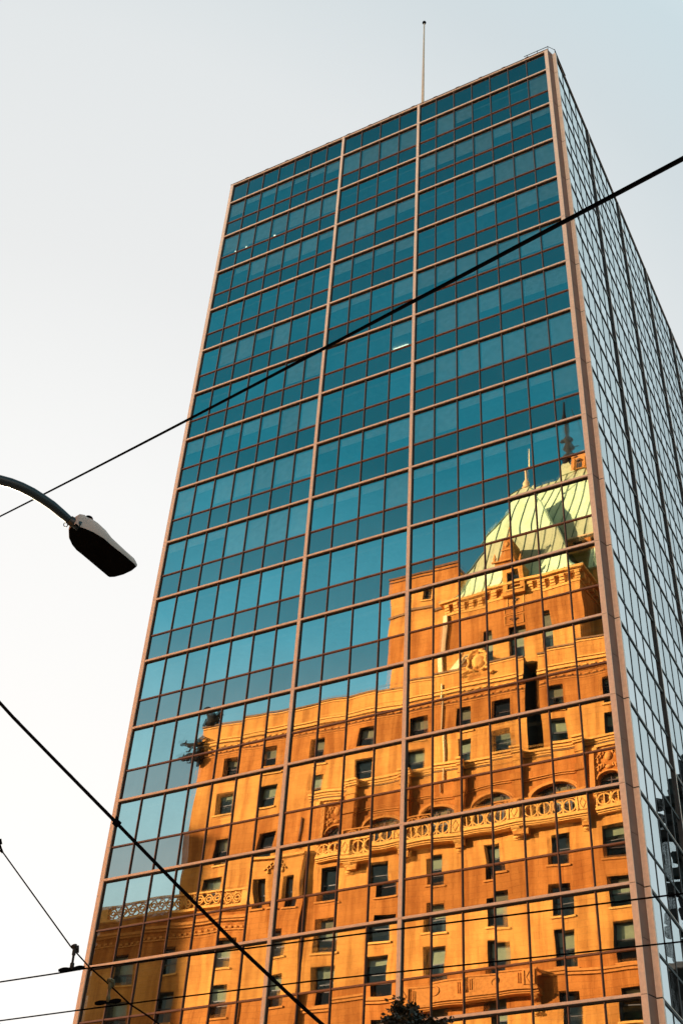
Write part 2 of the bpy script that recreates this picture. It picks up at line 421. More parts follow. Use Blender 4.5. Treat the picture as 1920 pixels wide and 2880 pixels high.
# thin bronze ribs
for i in range(3):
    pw = (XS[i+1]-XS[i])/NP[i]
    for j in range(1, NP[i]):
        x = XS[i]+j*pw; b = MB()
        for k in range(-1, NF):
            zt = (Z0-k*FH if k >= 0 else TOPZ)-TB; zb = Z0-(k+1)*FH+TB
            b.mi = 0; b.box(x-.028, x+.002, .055, YG+.01, zb, zt)
            b.mi = 1; b.box(x+.004, x+.030, .07, YG+.01, zb, zt)
        b.build('thin_mullion', [M['thin_frame'], M['dark']], tower)
for i in range(7):
    pw = (RB[i+1]-RB[i])/5
    for j in range(1, 5):
        y = RB[i]+j*pw; b = MB()
        for k in range(-1, NF):
            zt = (Z0-k*FH if k >= 0 else TOPZ)-TB; zb = Z0-(k+1)*FH+TB
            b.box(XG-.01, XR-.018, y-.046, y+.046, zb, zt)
        b.build('side_thin_mullion', M['thin_frame_side_and_shade'], tower)
for k in range(NF):
    z = Z0-k*FH-SPL; b = MB()
    for i in range(3):
        pw = (XS[i+1]-XS[i])/NP[i]
        for j in range(NP[i]):
            x0 = XS[i]+j*pw+(.085 if j == 0 and i else .034 if j else 0); x1 = XS[i]+(j+1)*pw-(.085 if j == NP[i]-1 and i < 2 else .034 if j < NP[i]-1 else 0)
            b.box(x0, x1, .065, YG+.01, z-.032, z+.032)
    b.build('transom', M['thin_frame'], tower)
    b = MB()
    for i in range(7):
        pw = (RB[i+1]-RB[i])/5
        for j in range(5):
            y0 = RB[i]+j*pw+(.08 if j == 0 and i else .018 if j else 0); y1 = RB[i]+(j+1)*pw-(.08 if j == 4 else .018)
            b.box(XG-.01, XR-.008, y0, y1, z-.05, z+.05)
    b.build('side_transom', M['thin_frame_side_and_shade'], tower)
for i in range(1, 8):
    b = MB()
    for k in range(-1, NF+1):
        z1 = (Z0-k*FH if k >= 0 else TOPZ+.02)-.012; z0 = max(Z0-(k+1)*FH, 0)
        b.mi = 0; b.box(XG-.02, XR+.06, RB[i]-.08, RB[i]-.005, z0, z1)
        b.mi = 1; b.box(XG-.02, XR+.062, RB[i]-.003, RB[i]+.08, z0, z1)
    b.build('side_wide_mullion', [M['thin_frame_side_and_shade'], M['frame']], tower)
# re-entrant corner column: front strip, recessed splay, side strip
CX = [(23.067, -.012), (23.285, -.012), (23.285, .03), (23.44, .46), (23.66, .46), (23.66, .60), (23.50, .60), (23.067, .16)]
bf = MB(); bs_ = MB(); bj = MB()
def vseg(b, pts, z0, z1):
    n = len(pts); b.mesh([(x, y, z0) for x, y in pts]+[(x, y, z1) for x, y in pts], [tuple(range(n)), tuple(range(n, 2*n))[::-1]]+[(i, i+n, (i+1) % n+n, (i+1) % n) for i in range(n)])
fs_ = [(23.067, -.012), (23.285, -.012), (23.285, .03), (23.30, .20), (23.067, .16)]
ss_ = [(23.288, .035), (23.44, .46), (23.44, .58), (23.302, .20)]
ps_ = [(23.443, .46), (23.545, .46), (23.545, .445), (23.66, .445), (23.66, .61), (23.45, .61)]
for k in range(-1, NF+1):
    z1 = (Z0-k*FH-.02 if k >= 0 else TOPZ+.06); z0 = max(Z0-(k+1)*FH, 0)
    vseg(bf, fs_, z0, z1); vseg(bf, ps_, z0, z1-.03)
    zm = (z0+z1)/2
    vseg(bs_, ss_, z0+.02, zm-.01); vseg(bs_, ss_, zm+.01, z1-.01)
vseg(bj, [(23.08, .01), (23.27, .01), (23.42, .47), (23.64, .47), (23.64, .60), (23.5, .60), (23.08, .15)], 0, TOPZ)
bf.build('corner_strip', M['frame'], tower); bs_.build('corner_splay', M['corner'], tower); bj.build('corner_core', M['dark'], tower)
# left and rear sides, roof, coping and rail
b = MB(); b.box(-.20, -.02, YG+.02, 44.9, 0, TOPZ-.05); b.build('side_wall', M['concrete'], tower)
b = MB(); b.box(-.20, 23.5, 44.9, 45.1, 0, TOPZ-.05); b.build('rear_wall', M['concrete'], tower)
b = MB(); b.box(-.02, 23.45, .3, 44.8, TOPZ-.6, TOPZ-.4); b.build('roof_deck', M['concrete'], tower)
b = MB(); b.box(-.24, 23.3, -.03, .35, TOPZ+.012, TOPZ+.04)
for k in range(14): b.box(1.+k*1.6, 1.25+k*1.6, -.04, .1, TOPZ+.04, TOPZ+.075)
b.box(23.35, 23.66, .66, 45, TOPZ+.012, TOPZ+.075)
b.build('roof_coping', M['coping'], tower)
b = MB()
for x in (21.9, 22.6, 23.3, 23.62): b.tube([(x, .1 if x < 23.5 else .5, TOPZ+.05), (x, .1 if x < 23.5 else .5, TOPZ+.55)], .02, 6)
b.tube([(21.7, .1, TOPZ+.5), (23.3, .1, TOPZ+.5), (23.62, .5, TOPZ+.5), (23.62, 2.5, TOPZ+.5)], .022, 6)
b.build('roof_rail', M['cable'], tower)
# what the clear panes let through
b = MB()
for k in range(NF):
    z = Z0-k*FH
    b.box(.05, 23.2, .55, 9., z-.32, z-.14)
    b.box(13., 23.2, 9., 44.5, z-.32, z-.14)
b.build('ceiling', M['slab'], tower)
b = MB()
b.box(0.3, 16., 9., 9.2, 0, TOPZ-.7); b.box(15.5, 15.7, 9.2, 44.5, 0, TOPZ-.7); b.build('inner_core', M['core'], tower)
b = MB()
rb = random.Random(5)
for k in range(NF):
    zt = Z0-k*FH
    i = 0
    for b_ in range(3):
        pw = (XS[b_+1]-XS[b_])/NP[b_]; drop = None
        for j in range(NP[b_]):
            if drop is None or rb.random() < .4: drop = rb.choice([0, 0, .5, .9, 1.3, 1.7, 2.1])
            if k == 1 and b_ == 0: drop = 1.6
            if drop > 0 and k < 9:
                x0 = XS[b_]+j*pw
                b.box(x0+.06, x0+pw-.06, .26, .28, zt-.1-drop, zt-.1)
b.build('roller_blinds', M['blind'], tower, kind='stuff')
b = MB()
b.box(12.36, 13.28, 1.50, 1.60, Z0-5*FH-.40, Z0-5*FH-.34); b.cut()
for x, y in ((3.32, 1.18), (1.10, 1.21), (-.35+.6, 1.21)):
    b.lathe((x, y, Z0-2*FH+FH-.40), [(.07, 0), (.07, .05)], 12); b.cut()
b.build_each('ceiling_light', M['emit'], tower)

# roof mast
mast = empty('roof_mast', (13.66, 2.0, TOPZ-.4), label='tall thin pale mast standing on the glass tower roof', cat='mast')
b = MB(); b.tube([(13.66, 2, TOPZ-.4), (13.66, 2, TOPZ+6), (13.66, 2, TOPZ+14.6)], [.125, .10, .055], 8); b.build('pole', M['mast'], mast)
b = MB(); b.ball((13.66, 2, TOPZ+14.75), .15); b.build('cap', M['cable'], mast)
b = MB(); b.lathe((13.66, 2, TOPZ-.4), [(.3, 0), (.3, .1), (.16, .15), (.14, .6)], 12); b.build('base', M['steel'], mast)

# ------------------------------------------------------------------ the old hotel across the street
YH = .24-32.
hotel = empty('grand_hotel', (-3., -45, 0), label='old orange sandstone hotel with green copper roofs mirrored in the glass tower', cat='building')
def sc(p): return (72.26-p)/72.26
def HX(x, p=0.): return 34.039+(x-34.039)*sc(p)
def HZ(z, p=0.): return 1.6+((z+Z0)-1.6)*sc(p)

openings = {}
def wall_grid(b, x0, x1, z0, z1, y, ops, depth=.42):
    X = sorted(set([x0, x1]+[v for o in ops for v in (o[0], o[1]) if x0 < v < x1])); Zs = sorted(set([z0, z1]+[v for o in ops for v in (o[2], o[3]) if z0 < v < z1]))
    for i in range(len(X)-1):
        for j in range(len(Zs)-1):
            cx = (X[i]+X[i+1])/2; cz = (Zs[j]+Zs[j+1])/2
            if any(o[0] < cx < o[1] and o[2] < cz < o[3] for o in ops): continue
            b.face([(X[i], y, Zs[j]), (X[i], y, Zs[j+1]), (X[i+1], y, Zs[j+1]), (X[i+1], y, Zs[j])])
    for o in ops:
        if len(o) > 4: continue
        a, c, d, e = o[:4]; yb = y-depth
        b.face([(a, y, d), (a, yb, d), (a, yb, e), (a, y, e)]); b.face([(c, y, d), (c, y, e), (c, yb, e), (c, yb, d)])
        b.face([(a, y, e), (a, yb, e), (c, yb, e), (c, y, e)]); b.face([(a, y, d), (c, y, d), (c, yb, d), (a, yb, d)])
wr = random.Random(3)
def window(x0, x1, z0, z1, y, sill=True, plain=False):
    """double-hung sash in a deep reveal"""
    yw = y-.36; b = MB(); t = .055; zm = z0+(z1-z0)*.48
    b.box(x0, x0+t, yw-.06, yw, z0, z1); b.box(x1-t, x1, yw-.06, yw, z0, z1)
    b.box(x0+t, x1-t, yw-.06, yw, z1-t, z1); b.box(x0+t, x1-t, yw-.06, yw, z0, z0+t)
    b.box(x0+t, x1-t, yw-.05, yw+.012, zm-.035, zm+.035)
    b.box(x0+.003, x0+.03, yw+.002, yw+.30, z0+.003, z1-.034); b.box(x1-.03, x1-.003, yw+.002, yw+.22, z0+.003, z1-.034); b.box(x0+.003, x1-.003, yw+.002, yw+.26, z1-.032, z1-.003)  # dark reveal linings, added to stand in for shade on the jambs
    o = b.build('window', M['wframe_and_shade'], hotel)
    b = MB(); b.face([(x0+t, yw-.03, z0+t), (x0+t, yw-.03, z1-t), (x1-t, yw-.03, z1-t), (x1-t, yw-.03, z0+t)])
    b.build('pane', M['wglass'], o)
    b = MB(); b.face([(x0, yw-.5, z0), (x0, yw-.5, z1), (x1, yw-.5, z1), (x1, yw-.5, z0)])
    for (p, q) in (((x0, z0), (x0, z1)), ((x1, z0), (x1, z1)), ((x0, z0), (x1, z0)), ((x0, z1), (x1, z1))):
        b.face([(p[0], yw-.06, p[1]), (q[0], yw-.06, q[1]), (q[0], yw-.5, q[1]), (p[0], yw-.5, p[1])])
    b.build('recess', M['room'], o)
    hb = wr.choice([.2, .3, .42, .46, .46])*(z1-z0)
    if not plain and wr.random() < .72:
        b = MB(); b.box(x0+t, x1-t, yw-.12, yw-.11, z1-t-hb, z1-t); b.build('blind', M['wblind'], o)
        if wr.random() < .4:
            b = MB(); s_ = (x1-x0)
            for (a, c) in ((x0+t, x0+s_*.38), (x1-s_*.38, x1-t)):
                n = 5
                for i in range(n): 
                    xa = a+(c-a)*i/n; xb = a+(c-a)*(i+1)/n; b.face([(xa, yw-.20-.03*(i % 2), z0), (xb, yw-.20-.03*((i+1) % 2), z0), (xb, yw-.20-.03*((i+1) % 2), z1-t), (xa, yw-.20-.03*(i % 2), z1-t)])
            b.build('curtain', M['curtain'], o)
    if sill:
        b = MB(); b.box(x0-.12, x1+.12, y-.34, y+.10, z0-.14, z0-.002); b.build('sill', M['carved'], o)
    return o

# --- main block -------------------------------------------------------------
ops = []; wins = []
def addw(x, z0, z1, w_, **k):
    o = (x-w_/2, x+w_/2, z0+Z0, z1+Z0); ops.append(o); wins.append((o, k))
for x in (-16.4, -12.6, -8.6, -4.5, -.4, 3.5, 6.5, 10.4, 14.2): addw(x, -25.0, -23.05, 1.25)
for x in (-16.45, -12.6): addw(x, -28.2, -26.15, 1.3)
addw(-8.6, -28.05, -26.05, 1.3)
for x in (-4.5, -.4, 3.4, 6.4, 10.4, 14.2): addw(x, -27.75, -25.75, 1.3)
for x in (-16.3, -12.5): addw(x, -32.0, -29.9, 1.25)
addw(-16.9, -35.2, -33.0, 1.4)
LX = (-6.9, -2.75, 1.3, 5.5, 9.95, 13.75)
ops.append((8.25, 9.2, -27.75+Z0, -19.85+Z0, 'slot'))
for x in LX:
    addw(x, -36.3, -34.35, 1.45) if x > -6 else addw(x, -36.3, -34.0, 1.5)
    addw(x, -39.9, -37.7, 1.45); addw(x, -43.05, -40.85, 1.45)
    addw(x, -46.8, -44.6, 1.45); addw(x, -50.3, -48.2, 1.45)
AX = (-2.75, 1.5, 5.55, 9.95)                          # big arched lights
arch = []
for x in AX:
    o = (x-1.62, x+1.62, -33.6+Z0, -30.55+Z0, 'arch'); ops.append(o); arch.append((x, 1.5, o))
for x in (-7.0, 13.85):
    o = (x-.78, x+.78, -32.2+Z0, -30.45+Z0, 'arch'); ops.append(o); arch.append((x, .66, o))
b = MB(); wall_grid(b, -19.5, 17.2, 0, -19.85+Z0, YH, ops)
b.face([(-19.5, YH, 0), (-19.5, -60, 0), (-19.5, -60, -19.85+Z0), (-19.5, YH, -19.85+Z0)])
b.face([(17.2, YH, 0), (17.2, YH, -19.85+Z0), (17.2, -60, -19.85+Z0), (17.2, -60, 0)])
b.face([(-19.5, -60, 0), (17.2, -60, 0), (17.2, -60, -19.85+Z0), (-19.5, -60, -19.85+Z0)])
b.face([(-19.5, YH-.4, -20.3+Z0), (17.2, YH-.4, -20.3+Z0), (17.2, -60, -20.3+Z0), (-19.5, -60, -20.3+Z0)])
b.build('main_wall', M['stone'], hotel)
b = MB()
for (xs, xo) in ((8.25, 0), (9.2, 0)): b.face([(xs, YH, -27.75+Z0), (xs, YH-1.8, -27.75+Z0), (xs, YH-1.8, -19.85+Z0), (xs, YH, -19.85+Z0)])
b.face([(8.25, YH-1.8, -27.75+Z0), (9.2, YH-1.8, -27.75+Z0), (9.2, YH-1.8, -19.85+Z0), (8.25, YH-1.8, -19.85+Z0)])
b.build('dark_slot', M['room'], hotel)  # recess walls coloured near black in place of its deep shade
for o, k in wins: window(*o, YH, **k)

def ring2(b, cx, cz, ro, ri, y0, y1, n=24, sx=1., a0=0., a1=2*pi):
    """flat annulus in a wall plane, extruded from y0 to y1"""
    full = abs(a1-a0-2*pi) < 1e-3
    vs = []
    for i in range(n+1):
        a = a0+(a1-a0)*i/n
        for r in (ro, ri):
            for y in (y0, y1): vs.append((cx+r*sx*cos(a), y, cz+r*sin(a)))
    fs = []
    for i in range(n):
        q = i*4; p = q+4
        fs += [(q+1, q+3, p+3, p+1), (q, q+1, p+1, p), (q+2, p+2, p+3, q+3), (q, p, p+2, q+2)]
    b.mesh(vs, fs)
for (x, hw, o) in arch:
    zsp = (-31.75 if hw > 1 else -31.15)+Z0; H = (-30.62 if hw > 1 else -30.55)+Z0-zsp; zb = o[2]
    n = 20; C = [(x+hw*cos(pi-pi*i/n), zsp+H*sin(pi*i/n)) for i in range(n+1)]
    b = MB()
    for i in range(n):
        (xa, za), (xb, zb_) = C[i], C[i+1]
        b.face([(xa, YH, za), (xa, YH, o[3]), (xb, YH, o[3]), (xb, YH, zb_)]); b.face([(xa, YH, za), (xb, YH, zb_), (xb, YH-.4, zb_), (xa, YH-.4, za)])
    for s_ in (-1, 1):
        xe = x+s_*hw; xo = x+s_*(o[1]-o[0])/2
        b.face([(min(xe, xo), YH, zb), (min(xe, xo), YH, o[3] if False else zsp), (max(xe, xo), YH, zsp), (max(xe, xo), YH, zb)])
        b.face([(min(xe, xo), YH, zsp), (min(xe, xo), YH, o[3]), (max(xe, xo), YH, o[3]), (max(xe, xo), YH, zsp)])
        b.face([(xe, YH, zb), (xe, YH-.4, zb), (xe, YH-.4, zsp), (xe, YH, zsp)])
    ao = b.build('arch_surround', M['stone'], hotel)
    b = MB()
    for (k1, k2, dp) in ((1.0, 1.07, .10), (1.09, 1.17, .05)):
        for i in range(n):
            q = []
            for (i_, kk) in ((i, k1), (i+1, k1), (i+1, k2), (i, k2)):
                a = pi-pi*i_/n; q.append((x+hw*kk*cos(a)*(1 if hw > 1 else 1.05), YH+.003, zsp+(H*kk+(.03 if kk > 1 else 0))*sin(a)))
            b.prism(q, (0, dp, 0))
    b.build('archivolt', M['carved'], ao)
    b = MB(); yw = YH-.34
    b.tube([(p[0]*1.0+(x-p[0])*.03, yw, p[1]-.02) for p in C], .05, 6)
    for fx in ((-.5, 0, .5) if hw > 1 else (0,)): b.box(x+fx*hw-.035, x+fx*hw+.035, yw-.04, yw+.03, zb, zsp+H*sqrt(1-fx*fx)-.03)
    b.box(x-hw, x+hw, yw-.04, yw+.04, zsp-.05, zsp+.05)
    b.box(x-hw, x-hw+.09, yw-.04, yw+.03, zb, zsp); b.box(x+hw-.09, x+hw, yw-.04, yw+.03, zb, zsp)
    wo = b.build('arched_window', M['wframe_and_shade'], hotel)
    b = MB(); b.face([(x-hw, yw-.03, zb)]+[(p[0], yw-.03, p[1]) for p in C]+[(x+hw, yw-.03, zb)]); b.build('pane', M['wglass'], wo)
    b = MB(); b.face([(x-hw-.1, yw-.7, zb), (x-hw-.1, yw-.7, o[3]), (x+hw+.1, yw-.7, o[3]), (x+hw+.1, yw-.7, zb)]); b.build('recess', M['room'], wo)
    b = MB(); b.face([(p[0], yw-.14, p[1]) for p in C[2:-2]]+[(C[-3][0], yw-.14, zsp+.0), (C[2][0], yw-.14, zsp+.0)]); b.build('blind', M['wblind'], wo)

# parapet, cornice, dentils
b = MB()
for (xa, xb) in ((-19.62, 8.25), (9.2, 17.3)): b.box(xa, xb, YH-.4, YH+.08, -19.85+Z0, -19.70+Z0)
for (za, zb_) in ((-21.69, -21.63), (-21.98, -21.92), (-22.43, -22.38)):  # dark strips painting the shade lines below the mouldings
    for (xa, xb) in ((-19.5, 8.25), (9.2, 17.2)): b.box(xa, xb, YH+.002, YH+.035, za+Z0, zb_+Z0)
for (xa, xb) in ((-9.3, 17.2),): b.box(xa, xb, YH+.002, YH+.05, -28.42+Z0, -28.33+Z0)  # painted shade line below the string ledge
b.build('coping', M['coping'], hotel)  # coping together with the painted shade strips
b = MB()
for (za, zb_, pr) in ((-21.62, -21.50, .20), (-21.78, -21.62, .10), (-21.92, -21.80, .15), (-22.62, -22.56, .04), (-20.05, -19.95, .05)):
    b.box(-19.5, 8.25, YH+.002, YH+pr, za+Z0, zb_+Z0); b.box(9.2, 17.2, YH+.002, YH+pr, za+Z0, zb_+Z0)
    if zb_ < -21: b.box(-19.5-pr, -19.5, YH-3, YH+pr, za+Z0, zb_+Z0)
x = -19.3
while x < 16.9:
    if not 8.0 < x < 9.2: b.box(x, x+.28, YH+.002, YH+.10, -22.36+Z0, -22.22+Z0)
    x += .52
b.build('cornice', M['carved'], hotel)
# string ledge over the arches, stepping out over each pilaster
PX = (-4.95, -.75, 3.45, 7.7, 12.0)
b = MB()
for (za, zb_, pr) in ((-27.98, -27.80, .30), (-28.18, -28.0, .18), (-28.32, -28.2, .10)):
    b.box(-9.3, 17.2, YH+.002, YH+pr, za+Z0, zb_+Z0)
    for px in PX: b.box(px-.55, px+.35, YH+.002, YH+pr+.48, za+Z0+.004, zb_+Z0-.004)
b.build('string_course', M['carved'], hotel)
b = MB()
for px in PX:
    b.box(px-.45, px+.22, YH+.002, YH+.46, -34.2+Z0, -28.32+Z0)
    b.box(px-.52, px+.30, YH+.002, YH+.58, -30.3+Z0, -29.75+Z0)
    b.box(px-.50, px+.27, YH+.002, YH+.52, -29.0+Z0, -28.75+Z0); b.cut()
b.build_each('pilaster', M['stone'], hotel)
b = MB()                                               # hood mouldings linking the pilasters
for i in range(len(PX)-1):
    xa = PX[i]+.30; xb = PX[i+1]-.52; n = 14
    for zz in (-30.02, -30.20):
        b.tube([(xa+(xb-xa)*k/n, YH+.06, zz+Z0+.16*sin(pi*k/n)) for k in range(n+1)], .05, 6)
    b.cut()
b.build_each('hood_moulding', M['carved'], hotel)

# --- balconies --------------------------------------------------------------
def pierced(b, x0, x1, z0, z1, y, kind):
    """one stone balustrade panel: paired wreaths or a lozenge"""
    t = .055; d = .10
    b.box(x0, x0+t, y-d, y, z0, z1); b.box(x1-t, x1, y-d, y, z0, z1)
    w_ = x1-x0; h_ = z1-z0; cz = (z0+z1)/2
    if kind == 'o':
        r = min(h_*.47, w_*.245)
        for s_ in (-1, 1):
            cx = (x0+x1)/2+s_*w_*.235
            ring2(b, cx, cz, h_*.49, h_*.49-.09, y-d, y-.01, 20, r/(h_*.49))
            b.box(cx-.035, cx+.035, y-d, y-.02, z0, z1)
            for q in (-1, 1):
                b.tube([(cx+s_*r*.9, y-.05, cz+q*h_*.28), (cx+s_*r*1.2, y-.05, cz+q*h_*.40), (cx+s_*r*.8, y-.05, cz+q*h_*.49)], .045, 5)
        b.ball(((x0+x1)/2, y-.04, cz), (.13, .07, .17), 8, 6); b.box((x0+x1)/2-.05, (x0+x1)/2+.05, y-d, y-.02, z0, z1)
    elif kind == 'x':
        b.box(x0+t, x1-t, y-d, y-.05, z0, z1)
        cx = (x0+x1)/2; q = [(cx-w_*.30, cz), (cx, cz+h_*.42), (cx+w_*.30, cz), (cx, cz-h_*.42)]
        b.tube([(p[0], y-.035, p[1]) for p in q], .032, 5, closed=True)
def bracket(b, x, y, z1, w_=.5, h_=.75, out=.7):
    n = 8; pr = []
    for i in range(n+1):
        t = i/n; pr.append((out*(1-t)**1.6+.06*sin(t*pi*3), -h_*t))
    pts = [(x-w_/2, y, z1), ]+[(x-w_/2, y+max(.05, a), z1+c) for a, c in pr]+[(x-w_/2, y, z1-h_)]
    b.prism(pts, (w_, 0, 0))
    b.ball((x, y+out*.55, z1-.16), (w_*.55, .16, .15), 8, 6); b.ball((x, y+.18, z1-h_*.8), (w_*.5, .13, .12), 8, 6)
def balcony(x0, x1, zt, zb, out, piers, panels, name='balcony', solid=False):
    o = None; yo = YH+out
    b = MB(); zt += Z0; zb += Z0
    for (za, zc, pr) in ((zb-.16, zb, .0), (zb-.30, zb-.18, -.12), (zb-.40, zb-.31, -.2)):
        b.box(x0-.05, x1+.05, YH+.004, yo+pr, za, zc)
    b.box(x0-.03, x1+.03, yo-.18, yo+.04, zt-.12, zt); b.box(x0-.03, x0+.12, YH+.004, yo-.18, zt-.12, zt); b.box(x1-.12, x1+.03, YH+.004, yo-.18, zt-.12, zt)
    b.box(x0, x1, yo-.16, yo, zb, zb+.10)
    root = b.build(name, M['carved'], hotel)
    b = MB()
    for px in piers: b.box(px-.40, px+.40, yo-.16, yo+.05, zb+.10, zt-.12); b.cut()
    if piers: b.build_each('pier', M['carved'], root)
    b = MB()
    for px in piers: pierced(b, px-.34, px+.34, zb+.12, zt-.14, yo+.115, 'x'); b.cut()
    if piers: b.build_each('lozenge', M['carved'], root)
    b = MB()
    E = sorted(piers)
    for (a, c) in panels:
        if solid:
            b.box(a, c, yo-.14, yo-.02, zb+.1, zt-.12)
            ring2(b, (a+c)/2, (zb+zt)/2, .36, .28, yo-.02, yo+.03, 24)
            for s_ in (a+.12, a+.24, c-.18, c-.30): b.box(s_, s_+.05, yo-.02, yo+.03, zb+.25, zt-.25)
        else: pierced(b, a, c, zb+.10, zt-.12, yo-.02, 'o')
        b.cut()
    b.build_each('pierced_panel' if not solid else 'parapet_panel', M['carved'], root)
    if not solid:
        b = MB(); 
        for px in piers: bracket(b, px, YH+.004, zb-.40, .5, .8, out*.75); b.cut()
        if piers: b.build_each('bracket', M['carved'], root)
    else:
        b = MB()
        for px in (x0+.3, x1-.3): bracket(b, px, YH+.004, zb-.40, .45, .8, out*.8); b.cut()
        b.build_each('bracket', M['carved'], root)
    return root
pn = []
PIE = [-5.35, -1.0, 3.2, 7.4, 11.8]
for i in range(4):
    a = PIE[i]+.40; c = PIE[i+1]-.40; mid = (a+c)/2; pn += [(a, mid-.02), (mid+.02, c)]
balcony(-5.85, 12.3, -31.95, -33.25, .85, PIE, pn)
balcony(-7.95, -6.15, -32.05, -33.2, .5, [], [(-7.9, -6.2)], 'small_balcony')
balcony(12.95, 14.85, -32.05, -33.2, .5, [], [(13.0, 14.8)], 'small_balcony')
balcony(-1.0, 8.3, -43.15, -44.4, .8, [-.6, 3.65, 7.9], [(-.2, 3.25), (4.05, 7.5)], 'lower_balcony', True)
# lower string course, cut by the balcony
b = MB()
for (xa, xb) in ((-8.5, -1.05), (8.35, 17.2)):
    b.box(xa, xb, YH+.002, YH+.22, -43.36+Z0, -43.2+Z0); b.box(xa, xb, YH+.002, YH+.12, -43.55+Z0, -43.38+Z0); b.cut()
b.build_each('string_course', M['carved'], hotel)
# carved panels over the small arches
def carving(b, x0, x1, z0, z1, y, seed):
    r = random.Random(seed); w_ = x1-x0; h_ = z1-z0; cx = (x0+x1)/2; cz = (z0+z1)/2
    b.ball((cx, y+.02, cz), (w_*.15, .12, h_*.34), 10, 8)
    for s_ in (-1, 1):
        for k in range(3):
            xx = cx+s_*w_*(.22+.11*k); zz = cz+h_*(.28-.26*k)*(1 if k % 2 else .8)
            rr_ = w_*.10
            b.tube([(xx+rr_*(1-.13*i)*cos(i*.8)*s_, y+.05, zz+rr_*(1.5-.16*i)*sin(i*.8)) for i in range(7)], [.05]*5+[.06, .07], 6)
        b.ball((cx+s_*w_*.40, y+.03, z0+h_*.15), (.10, .09, .13), 8, 6); b.ball((cx+s_*w_*.28, y+.03, z1-h_*.12), (.12, .08, .09), 8, 6)
b = MB()
for x in (-7.0, 13.85):
    for (za, zc) in ((-29.85, -28.75), (-30.42, -29.95)):
        b.box(x-.85, x-.78, YH+.002, YH+.1, za+Z0, zc+Z0); b.box(x+.78, x+.85, YH+.002, YH+.1, za+Z0, zc+Z0)
        carving(b, x-.74, x+.74, za+Z0, zc+Z0, YH+.01, int(x*10))
    b.box(x-.95, x+.95, YH+.002, YH+.16, -28.7+Z0, -28.5+Z0)
    for s_ in (-1, 1): b.box(x+s_*.95-.14, x+s_*.95+.14, YH+.002, YH+.18, -31.9+Z0, -28.72+Z0)
    b.cut()
b.build_each('carved_panel', M['carved'], hotel)

# --- projecting bay and west wing -------------------------------------------
PW = .55; YW = YH+PW
ops2 = []; w2 = []
def addw2(x, z0, z1, w_, **k):
    o = (HX(x-w_/2, PW), HX(x+w_/2, PW), HZ(z0, PW), HZ(z1, PW)); ops2.append(o); w2.append((o, k))
for x in (-23.9, -19.7, -15.2, -10.75):
    for (a, c) in ((-39.85, -37.95), (-43.2, -41.1), (-46.9, -44.8), (-50.3, -48.2)): addw2(x, a, c, 1.35 if x < -12 else 1.15)
for x in (-12.35, -11.15, -9.95): addw2(x, -36.2, -33.8, .72)
xl, xm, xr = HX(-26.6, PW), HX(-13.25, PW), HX(-9.15, PW)
zwing, zbay = HZ(-35.45, PW), HZ(-32.0, PW)
b = MB()
wall_grid(b, xl, xm, 0, zwing, YW, [o for o in ops2 if o[1] < xm])
wall_grid(b, xm, xr, 0, zbay, YW, [o for o in ops2 if o[0] > xm])
b.face([(xr, YW, 0), (xr, YW, zbay), (xr, YH, zbay), (xr, YH, 0)]); b.face([(xm, YW, zwing), (xm, YH, zwing), (xm, YH, zbay), (xm, YW, zbay)])
b.face([(xm, YW, zbay), (xm, YH, zbay), (xr, YH, zbay), (xr, YW, zbay)])
b.face([(xl, YW, 0), (xl, -60, 0), (xl, -60, zwing), (xl, YW, zwing)]); b.face([(xl, YW, zwing-.3), (xm, YW, zwing-.3), (xm, YH, zwing-.3), (xl, -60, zwing-.3)])
b.face([(xl, -60, 0), (-19.5, -60, 0), (-19.5, -60, zwing), (xl, -60, zwing)])
b.build('wing_wall', M['stone'], hotel)
for o, k in w2: window(*o, YW, **k)
b = MB()
for (za, zc, pr) in ((-35.62, -35.42, .30), (-36.42, -36.2, .34), (-36.6, -36.44, .2), (-37.35, -37.25, .10)):
    b.box(xl-pr, xm-.02, YW+.002, YW+pr, HZ(za, PW), HZ(zc, PW)); b.box(xl-pr, xl-.002, YW-6, YW+.002, HZ(za, PW), HZ(zc, PW))
b.box(xm, xr+.12, YW+.002, YW+.2, HZ(-32.15, PW), HZ(-31.95, PW))
x = xl
while x < xm-.2:
    b.box(x, x+.2, YW+.002, YW+.12, HZ(-37.2, PW), HZ(-37.0, PW)); x += .42
b.build('wing_cornice', M['carved'], hotel)
# scrollwork balustrade on the wing
zt, zb = HZ(-34.1, PW), HZ(-35.42, PW)
b = MB(); b.box(xl-.12, xm-.05, YW-.16, YW+.10, zt-.14, zt); b.box(xl, xm-.05, YW-.14, YW+.04, zb, zb+.12)
b.box(xl-.02, xl+1.0, YW-.2, YW+.06, zb+.12, zt-.14); b.box(xm-.75, xm-.05, YW-.15, YW+.05, zb+.12, zt-.14)
bal = b.build('wing_balustrade', M['carved'], hotel)
b = MB(); xa = xl+1.0; xb = xm-.75; cz = (zb+zt)/2; nper = 18
for sgn in (-1, 1):
    b.tube([(xa+(xb-xa)*i/(nper*8), YW-.03, cz+sgn*.40*sin(pi*2*i/16)) for i in range(nper*8+1)], .055, 5)
for i in range(nper):
    cx = xa+(xb-xa)*(i+.5)/nper; ring2(b, cx, cz, .20, .12, YW-.09, YW, 12)
    for q in (-1, 1): b.tube([(cx-.22, YW-.03, cz+q*.50), (cx-.05, YW-.03, cz+q*.33), (cx+.13, YW-.03, cz+q*.46)], .05, 5)
b.build('scrollwork', M['carved'], bal)
# crest over the triple window
b = MB(); carving(b, HX(-12.0, PW), HX(-10.3, PW), HZ(-33.5, PW), HZ(-32.3, PW), YW+.01, 9); b.build('carved_crest', M['carved'], hotel)
